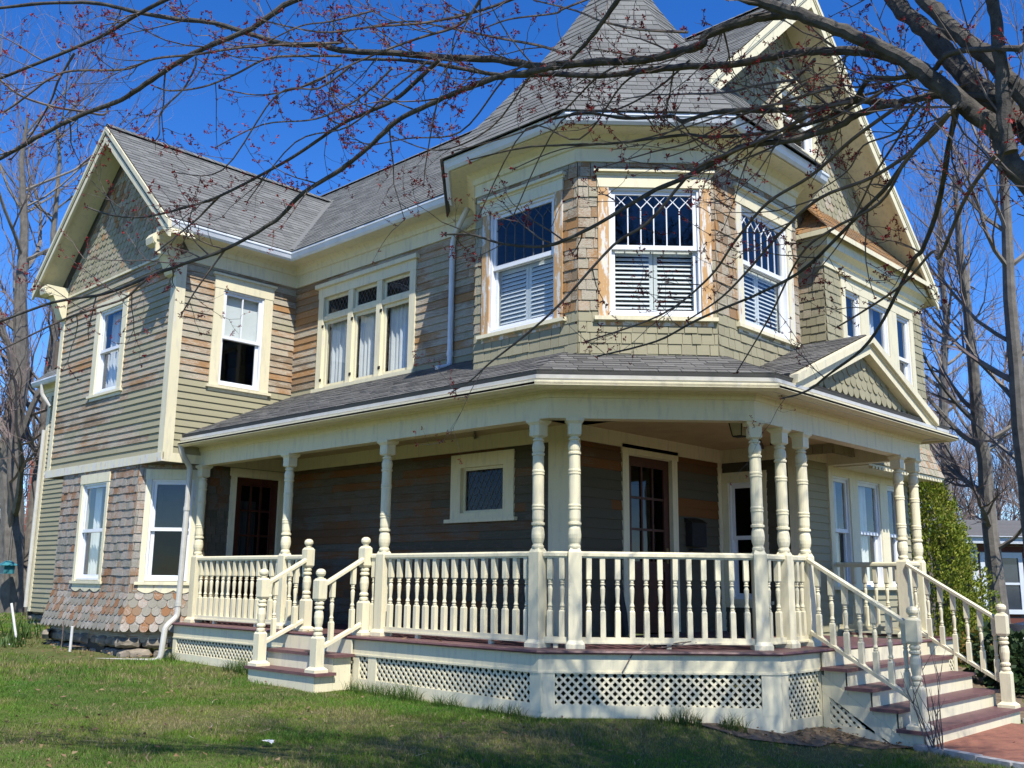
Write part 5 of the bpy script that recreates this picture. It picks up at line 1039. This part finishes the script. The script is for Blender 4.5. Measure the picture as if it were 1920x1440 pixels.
for d in (-.62, .62): mb = MB(); cf.bar(mb, -1.12, -1.0, .58, .72, d-.15, d+.15); mb.build('headlight', M['pvc'], car)
# left background
la = cam_pt(44, 1100, 40); bh = thing('distant_house', 'grey-roofed house with red brick chimney behind the left trees', 'house', (la.x, la.y, -.2)); lf = Fr((la.x, la.y, -.2), (.72, .69, 0)); mb = MB(); lf.bar(mb, -6, -.55, 0, 2.3, -6, 0); mb.build('wall', M['nwhite'], bh); mb = MB(); mb.prism([lf.P(-6.4, 2.2, .4), lf.P(-6.4, 4.2, -3), lf.P(-6.4, 2.2, -6.4)], lf.U*6.2); mb.build('roof', M['roof'], bh); mb = MB(); lf.bar(mb, -.2, .75, 0, 6.0, -.9, 0.05); lf.bar(mb, -.26, .81, 6.0, 6.2, -.96, .11); mb.build('chimney', M['brick'], bh)
fa = cam_pt(42, 1130, 31); pf_ = thing('picket_fence', 'short white picket fence between the big tree and the house', 'fence', (fa.x, fa.y, -.1)); fr = Fr((fa.x, fa.y, -.1), (.72, .69, 0)); mb = MB()
for i in range(9): u = i*.17-.2; fr.poly(mb, [(u, .1), (u+.1, .1), (u+.1, 1.15), (u+.05, 1.25), (u, 1.15)], 0, .02)
mb.build('picket', M['pvc'], pf_); mb = MB(); fr.bar(mb, -.3, 1.5, .35, .43, -.04, -.001); fr.bar(mb, -.3, 1.5, .9, .98, -.04, -.001); mb.build('rail', M['pvc'], pf_)
fp = cam_pt(14, 1068, 29.2); fd = thing('bird_feeder', 'teal bird feeder hanging in front of the big left trunk', 'bird feeder', tuple(fp)); tl = plain('teal_plastic', (.05, .22, .24), .4); mb = MB(); mb.frus((fp.x, fp.y), .3, .3, fp.z-.12, fp.z+.12); mb.build('feeder_body', tl, fd); mb = MB(); mb.frus((fp.x, fp.y), .46, .12, fp.z+.12, fp.z+.26); mb.build('feeder_roof', tl, fd); mb = MB(); mb.tube([V(fp.x, fp.y, fp.z+.25), V(fp.x, fp.y, fp.z+2.0)], .008, 4); mb.build('wire', M['iron'], fd)
# ------------------------------------------------------------------ the maple: limbs that reach across from the right
mp_ = thing('maple_tree', 'red maple in bud reaching its limbs across from the right', 'tree', tuple(cam_pt(2330, 1200, 3.9))); TW = MB(); BL_ = MB(); rm = random.Random(42)
def smooth(pts, rad, k=4):
    out, ro = [], []; n = len(pts)
    for i in range(n-1):
        p0, p1, p2, p3 = pts[max(0, i-1)], pts[i], pts[i+1], pts[min(n-1, i+2)]
        for j in range(k):
            t = j/k; out.append(.5*((2*p1)+(p2-p0)*t+(2*p0-5*p1+4*p2-p3)*t*t+(3*p1-p0-3*p2+p3)*t**3)); ro.append(rad[i]+(rad[i+1]-rad[i])*t)
    return out+[pts[-1]], ro+[rad[-1]]
PETC = [(.22, .018, .022), (.30, .03, .03), (.14, .012, .018), (.36, .05, .05), (.20, .03, .02)]
def bud(p, s):
    for _ in range(rm.randint(5, 9)):
        d = V(rm.gauss(0, 1), rm.gauss(0, 1), rm.gauss(0, 1)).normalized(); b = d.orthogonal().normalized(); b.rotate(Matrix.Rotation(rm.uniform(0, 6.28), 3, d)); L = s*rm.uniform(.5, 1.15); w = b*s*.2; c = rm.choice(PETC); BL_.face([p, p+d*L*.6+w, p+d*L, p+d*L*.6-w], None, c)
def twig(p, d, L, r, lev):
    n = 5; pts = [p]; q = p
    for i in range(n):
        w = .22; d = (d+V(rm.uniform(-w, w), rm.uniform(-w, w), rm.uniform(-w, w)+.05)).normalized(); q = q+d*L/n; pts.append(q)
    TW.tube(pts, [r*(1-.6*i/n) for i in range(n+1)], 4 if lev == 0 else 3, cap=False)
    if lev < 2:
        for i in range(1, n+1):
            if rm.random() < (.75 if lev == 0 else .4): e = d.orthogonal().normalized(); e.rotate(Matrix.Rotation(rm.uniform(0, 6.28), 3, d)); twig(pts[i], (d*.7+e*.8+V(0, 0, .1)).normalized(), L*rm.uniform(.25, .5), r*.6, lev+1)
    if rm.random() < .8: bud(pts[-1], rm.uniform(.014, .024))
    for i in range(1, n):
        if rm.random() < (.2 if lev else .12): bud(pts[i], rm.uniform(.010, .018))
def limb(px, d0, d1, w0, w1, twn=0, tl=(.25, .6), name='limb', jit=.0, droop=0):
    n = len(px); ds = [d0+(d1-d0)*i/(n-1)+(rm.uniform(-jit, jit) if 0 < i < n-1 else 0) for i in range(n)]; pts = [cam_pt(x, y, d) for (x, y), d in zip(px, ds)]; rad = [(w0+(w1-w0)*(i/(n-1)))*d/FPX/2 for i, d in enumerate(ds)]
    P, R_ = smooth(pts, rad, 5)
    if name == 'limb' and w0 > 9: R_ = [r*(1+rm.uniform(-.09, .11)) for r in R_]; P = [P[0]]+[p+V(rm.uniform(-1, 1), rm.uniform(-1, 1), rm.uniform(-1, 1))*r*.16 for p, r in zip(P[1:-1], R_[1:-1])]+[P[-1]]
    if max(R_) > .011:
        mb = MB(); mb.tube(P, R_, 10); mb.build(name, M['bark'], mp_, True)
    else: TW.tube(P, R_, 5)
    for _ in range(int(twn*(.72 if px[-1][0] < 700 else .5))):
        i = rm.randint(1, len(P)-2); d = (P[i+1]-P[i]).normalized(); e = d.orthogonal().normalized(); e.rotate(Matrix.Rotation(rm.uniform(0, 6.28), 3, d)); f = rm.uniform(.4, 1.0)
        twig(P[i], (d*f+e*.8-FW*.0+V(0, 0, -droop)).normalized(), rm.uniform(*tl), min(R_[i]*.5, .0052), 0)
    bud(P[-1], .03); return P
TB0 = cam_pt(2330, 1200, 3.9); TB0.z = -.4; CR = cam_pt(2120, 520, 3.9)
mb = MB(); P_, R_ = smooth([TB0, TB0+V(0, 0, .5), (TB0+V(0, 0, .9)).lerp(CR, .5), CR], [.30, .235, .215, .21]); mb.tube(P_, R_, 14); mb.build('trunk', M['bark'], mp_, True)
cpx = (2120, 520)
limb([cpx, (1990, 400), (1905, 322), (1873, 253), (1813, 200), (1747, 150), (1697, 112), (1613, 73), (1540, 42), (1467, 17), (1390, -8), (1290, -40), (1100, -90)], 3.9, 4.6, 44, 14, 14)
limb([cpx, (2000, 330), (1920, 240), (1847, 170), (1800, 130), (1747, 67), (1697, 22), (1640, -40), (1500, -180), (1300, -380)], 3.85, 5.2, 50, 20, 8)
limb([cpx, (2010, 290), (1925, 187), (1863, 115), (1813, 77), (1763, 30), (1720, -20), (1640, -160), (1500, -420)], 3.8, 4.6, 42, 20, 6)
limb([(1895, 285), (1884, 235), (1878, 140), (1866, 30), (1853, -30), (1830, -180), (1800, -420)], 3.88, 4.0, 26, 17, 6)
limb([(2100, 470), (2080, 230), (2040, 0), (2000, -220), (1960, -500), (1900, -800)], 3.8, 3.6, 60, 34, 0); limb([(2110, 500), (2230, 200), (2320, -100), (2350, -600), (2300, -1100)], 3.9, 4.2, 80, 34, 0)
# L5, L6 and the boughs that leave them
limb([(1700, 118), (1643, 100), (1575, 96), (1513, 97), (1467, 103), (1380, 120), (1280, 125), (1207, 133), (1123, 142), (1040, 139), (940, 141), (823, 121), (740, 112), (660, 112)], 4.3, 5.9, 19, 5, 20)
limb([(1495, 28), (1467, 27), (1407, 37), (1330, 63), (1313, 84), (1273, 97), (1207, 112), (1107, 117), (1023, 125), (973, 119), (923, 112), (823, 107), (740, 100), (640, 94), (600, 84), (533, 82), (467, 63), (400, 43), (333, 36), (253, 22), (187, 7), (100, 5), (0, 15), (-80, 30)], 4.4, 6.6, 19, 5, 34, jit=.05)
limb([(1040, 124), (985, 137), (940, 143), (890, 160), (840, 180), (790, 203), (740, 230), (690, 277), (640, 317), (567, 363), (517, 413), (423, 467), (350, 493), (283, 517), (200, 550), (100, 567), (0, 603)], 4.95, 6.6, 12, 4.5, 26)
limb([(283, 517), (262, 535), (233, 560), (173, 580), (117, 600), (0, 657)], 6.2, 6.6, 5, 3.5, 6); limb([(423, 467), (370, 540), (340, 590), (350, 560)][:3], 6.1, 6.2, 4, 2.5, 3)
limb([(823, 112), (783, 150), (740, 187), (683, 213), (640, 233), (567, 283), (517, 313), (413, 367), (333, 393), (267, 407), (207, 403), (160, 387)], 5.4, 6.4, 8.5, 3, 18); limb([(413, 367), (390, 390), (367, 413), (313, 457), (290, 475)], 6.1, 6.3, 5, 2.5, 5)
limb([(600, -20), (533, 10), (473, 53), (400, 83), (350, 107), (283, 150), (227, 187), (160, 213), (83, 250), (0, 297), (-60, 320)], 5.6, 6.3, 11, 7, 14); limb([(360, -20), (310, 0), (253, 30), (200, 63), (133, 93), (50, 127), (0, 147), (-40, 160)], 5.8, 6.3, 8, 5, 12)
limb([(640, 80), (500, 85), (430, 92), (367, 102), (290, 110), (233, 130), (133, 133), (90, 150), (67, 167), (30, 195), (7, 210)], 5.5, 6.1, 5, 4, 12); limb([(367, 106), (366, 125), (345, 165), (315, 195), (300, 215), (299, 250), (290, 265)], 5.9, 6.0, 4, 2.5, 3); limb([(640, 105), (560, 105), (500, 110), (440, 140), (380, 163), (320, 170), (290, 162)], 5.5, 6.0, 5, 3, 10)
limb([(0, 150), (40, 180), (100, 200), (160, 210), (195, 215), (203, 200)], 6.1, 6.2, 5, 4, 5); limb([(140, 100), (110, 150), (95, 190), (60, 250), (20, 300)], 6.1, 6.3, 5, 3, 6); limb([(640, 120), (600, 150), (540, 170), (480, 178), (410, 165)], 5.6, 5.9, 4, 2.5, 8); limb([(700, 20), (620, 40), (560, 50), (480, 90)], 5.3, 5.7, 4, 2.5, 6)
limb([(1010, -20), (900, 20), (800, 42), (700, 50), (600, 60), (480, 35)], 4.9, 5.7, 6, 3, 12); limb([(910, -15), (880, 30), (850, 52), (790, 70), (720, 95), (650, 125), (560, 165)], 5.0, 5.6, 7, 3, 12); limb([(1150, -20), (1060, 15), (1040, 25), (960, 35), (920, 48), (905, 55)], 4.7, 5.1, 5, 2.5, 6); limb([(1060, 100), (1010, 85), (940, 72), (880, 60), (830, 50), (760, 40), (640, 60)], 5.0, 5.6, 6, 3, 14)
limb([(1165, -10), (1130, 40), (1100, 80), (1070, 110)], 4.6, 4.9, 10, 6, 3); limb([(1290, 60), (1200, 55), (1130, 40), (1080, 20), (1000, 0)], 4.5, 5, 6, 3, 8)
# the drooping fan in front of the tower
limb([(1900, 190), (1773, 177), (1713, 187), (1663, 193), (1597, 187), (1547, 200), (1463, 207), (1380, 207), (1330, 213), (1280, 227), (1257, 218), (1173, 222), (1100, 212), (1030, 225)], 4.1, 5.8, 16, 4, 24)
limb([(1915, 92), (1860, 92), (1780, 100), (1747, 133), (1680, 147), (1630, 150), (1603, 187), (1580, 207), (1513, 233), (1430, 250), (1330, 257), (1280, 253), (1160, 268), (1060, 272), (980, 277), (880, 300)], 3.8, 5.8, 12, 3, 24)
limb([(1680, 192), (1613, 213), (1563, 240), (1480, 263), (1397, 273), (1347, 300), (1280, 335), (1217, 362), (1133, 413), (1067, 447), (1017, 462), (943, 457), (883, 440), (833, 440)], 4.4, 6.3, 14, 3.5, 24)
limb([(1597, 190), (1540, 205), (1440, 257), (1367, 287), (1300, 320), (1217, 415), (1150, 460), (1050, 570), (983, 630), (917, 682), (883, 713), (847, 735)], 4.5, 6.5, 9, 2.5, 14)
limb([(1800, 195), (1793, 213), (1777, 283), (1760, 383), (1730, 467), (1713, 485), (1690, 533), (1630, 640), (1557, 700), (1513, 733), (1467, 747)], 4.0, 6.6, 12, 3, 10, droop=.15); limb([(1797, 195), (1760, 230), (1713, 283), (1663, 350), (1613, 400), (1513, 500), (1430, 547), (1313, 597), (1230, 640), (1120, 668)], 4.0, 6.6, 10, 3, 14, droop=.1)
limb([(1872, 285), (1813, 367), (1763, 480), (1747, 473), (1693, 533), (1613, 587), (1570, 613)], 3.9, 6, 9, 3, 8, droop=.2); limb([(1790, 200), (1740, 260), (1640, 330), (1540, 370), (1470, 430), (1400, 510), (1350, 560), (1290, 600)], 4.0, 6.3, 9, 3, 12, droop=.1); limb([(1690, 195), (1600, 260), (1520, 330), (1440, 380), (1380, 450), (1330, 520), (1240, 590), (1100, 640)], 4.3, 6.5, 8, 3, 12, droop=.1)
limb([(1780, 210), (1700, 300), (1650, 380), (1560, 430), (1500, 480), (1440, 600), (1380, 700)], 4.0, 6.4, 8, 2.5, 8, droop=.1)
for k in range(11):
    a = rm.uniform(0, 1); sx0 = 1440+a*440; sy0 = 150+rm.uniform(-30, 60); L = rm.uniform(250, 620); an = math.radians(rm.uniform(145, 205) if k % 2 else rm.uniform(105, 160)); px = []; 
    for i in range(6): t = i/5; px.append((sx0+math.cos(an)*L*t+rm.uniform(-14, 14), sy0+math.sin(an)*L*t*.62+rm.uniform(-12, 12)))
    limb(px, 4.2+.3*(1-a), rm.uniform(5.4, 6.6), rm.uniform(4, 7), 2, 5, (.2, .5))
for k in range(8):
    x0 = rm.uniform(650, 1300); px = [(x0+rm.uniform(-10, 10), 118+rm.uniform(-10, 10)), (x0-60, 160+rm.uniform(-30, 30)), (x0-140, 210+rm.uniform(-40, 60)), (x0-240, 260+rm.uniform(-50, 90)), (x0-330, 300+rm.uniform(-60, 110))]; limb(px, 5.0, 6.2, 4.5, 2.2, 8, (.15, .4))
# crown above the frame, which dapples the lawn and the steps
def crown(p, d, L, r, lev):
    n = 5; pts = [p]; q = p
    for i in range(n): d = (d+V(rm.uniform(-.2, .2), rm.uniform(-.2, .2), rm.uniform(-.1, .15))).normalized(); q = q+d*L/n; pts.append(q)
    vis = False
    for q in pts:
        x, y, z = proj(q)
        if z > 0 and -60 < x < 1980 and -40 < y < 1500: vis = True
    if vis: return
    (CW if lev < 2 else TW).tube(pts, [r*(1-.55*i/n) for i in range(n+1)], 7 if lev < 2 else 3)
    if lev < 4:
        for i in range(1, n+1):
            for _ in range(1+(lev > 0)): e = d.orthogonal().normalized(); e.rotate(Matrix.Rotation(rm.uniform(0, 6.28), 3, d)); crown(pts[i], (d*.8+e*.8+V(0, 0, .1)).normalized(), L*rm.uniform(.45, .68), r*.5, lev+1)
CW = MB()
for k in range(9): a = YAW+rm.uniform(-2.6, 1.3); crown(CR+V(0, 0, .3), V(math.cos(a)*.75, math.sin(a)*.75, rm.uniform(.7, 1.3)).normalized(), rm.uniform(2.2, 3.2), .085, 0)
for dx, dy, dz in ((.0, .62, .78), (-.15, .55, .85), (-.38, .15, .9), (-.22, .3, .92), (-.6, .1, .8), (-.45, .35, .85), (.1, .2, .95)): crown(CR+V(.15, .1, .3), V(dx, dy, dz).normalized(), rm.uniform(3.2, 4.0), .05, 1)
SV = V(math.cos(math.radians(53))*math.cos(math.radians(-28)), math.cos(math.radians(53))*math.sin(math.radians(-28)), math.sin(math.radians(53)))
def high_limb(px, h0, h1, w0, w1, gz_=0.0, twn=16):
    n = len(px); pts = []
    for i, (x, y) in enumerate(px):
        d = cam_pt(x, y, 1)-EYE; G = EYE+d*((gz_-EYE.z)/d.z); h = h0+(h1-h0)*i/(n-1); pts.append(G+SV*(h/SV.z))
    st_ = CR+V(.3, .1, .4); pts = [st_, st_.lerp(pts[0], .5)+V(.2, 0, .5)]+pts; rad = [w0*1.5, w0*1.2]+[w0+(w1-w0)*i/(n-1) for i in range(n)]; P, R_ = smooth(pts, rad, 5)
    R_ = [r*(1+rm.uniform(-.1, .1)) for r in R_]
    ok = [not (-80 < proj(q)[0] < 2000 and -80 < proj(q)[1] < 1500) or proj(q)[2] < 0 for q in P]
    if all(ok): mb = MB(); mb.tube(P, R_, 8); mb.build('limb', M['bark'], mp_, True)
    for _ in range(twn):
        i = rm.randint(6, len(P)-2)
        if not ok[i]: continue
        d = (P[i+1]-P[i]).normalized(); e = d.orthogonal().normalized(); e.rotate(Matrix.Rotation(rm.uniform(0, 6.28), 3, d)); crown(P[i], (d*.8+e*.8).normalized(), rm.uniform(.7, 1.5), R_[i]*.5, 2)
for a_ in (([(1920, 1436), (1760, 1412), (1600, 1392), (1480, 1372), (1300, 1352), (1130, 1345), (980, 1330)], 5.4, 6.6, .045, .02), ([(1640, 1440), (1450, 1420), (1250, 1398), (1050, 1372), (900, 1350)], 5.6, 6.4, .04, .015), ([(1300, 1440), (1100, 1432), (900, 1415), (720, 1398), (560, 1385)], 5.6, 6.2, .045, .015), ([(1750, 1440), (1620, 1400), (1500, 1360), (1430, 1320), (1390, 1280)], 6.0, 7.0, .04, .02), ([(900, 1440), (750, 1420), (640, 1412), (420, 1405), (250, 1410)], 5.8, 6.0, .035, .012), ([(1500, 1440), (1380, 1436), (1200, 1425), (1000, 1420), (800, 1436)], 5.6, 6.2, .035, .012)): high_limb(*a_)
CW.build('upper_limbs', M['bark'], mp_, True); tag(TW.build('twigs', M['twig'], mp_), kind='stuff'); tag(BL_.build('blossom', M['petal'], mp_), kind='stuff')
# ------------------------------------------------------------------ light, sky, camera
SUN_EL, SUN_AZ = math.radians(53), math.radians(-28)
sd = bpy.data.lights.new('Sun', 'SUN'); sd.energy = 5.0; sd.angle = math.radians(.53); sd.color = (1, .955, .88); so = bpy.data.objects.new('Sun', sd); COL.objects.link(so)
sv = V(math.cos(SUN_EL)*math.cos(SUN_AZ), math.cos(SUN_EL)*math.sin(SUN_AZ), math.sin(SUN_EL)); so.rotation_euler = sv.to_track_quat('Z', 'Y').to_euler(); so.location = sv*60
w = bpy.data.worlds.new('World'); sc.world = w; w.use_nodes = True; nt = w.node_tree; bgn = nt.nodes['Background']; sky = nt.nodes.new('ShaderNodeTexSky'); sky.sky_type = 'NISHITA'; sky.sun_disc = False; sky.sun_elevation = SUN_EL; sky.sun_rotation = math.pi/2-SUN_AZ; sky.altitude = 1200; sky.air_density = .9; sky.dust_density = .15; sky.ozone_density = 4.0
hs_ = nt.nodes.new('ShaderNodeHueSaturation'); hs_.inputs['Saturation'].default_value = 1.3; hs_.inputs['Hue'].default_value = .512; hs_.inputs['Value'].default_value = 1.1; nt.links.new(sky.outputs[0], hs_.inputs['Color']); nt.links.new(hs_.outputs[0], bgn.inputs[0]); bgn.inputs[1].default_value = .15
cd = bpy.data.cameras.new('Camera'); cd.sensor_width = 36; cd.lens = FPX/1920*36; cd.clip_end = 2000; co = bpy.data.objects.new('Camera', cd); COL.objects.link(co)
co.matrix_world = Matrix(((RT.x, UP.x, -FW.x, EYE.x), (RT.y, UP.y, -FW.y, EYE.y), (RT.z, UP.z, -FW.z, EYE.z), (0, 0, 0, 1))); sc.camera = co
sc.view_settings.view_transform = 'Standard'; sc.view_settings.look = 'None'; sc.view_settings.exposure = .5; sc.view_settings.gamma = 1
sc.cycles.max_bounces = 6; sc.cycles.diffuse_bounces = 2; sc.cycles.transparent_max_bounces = 12
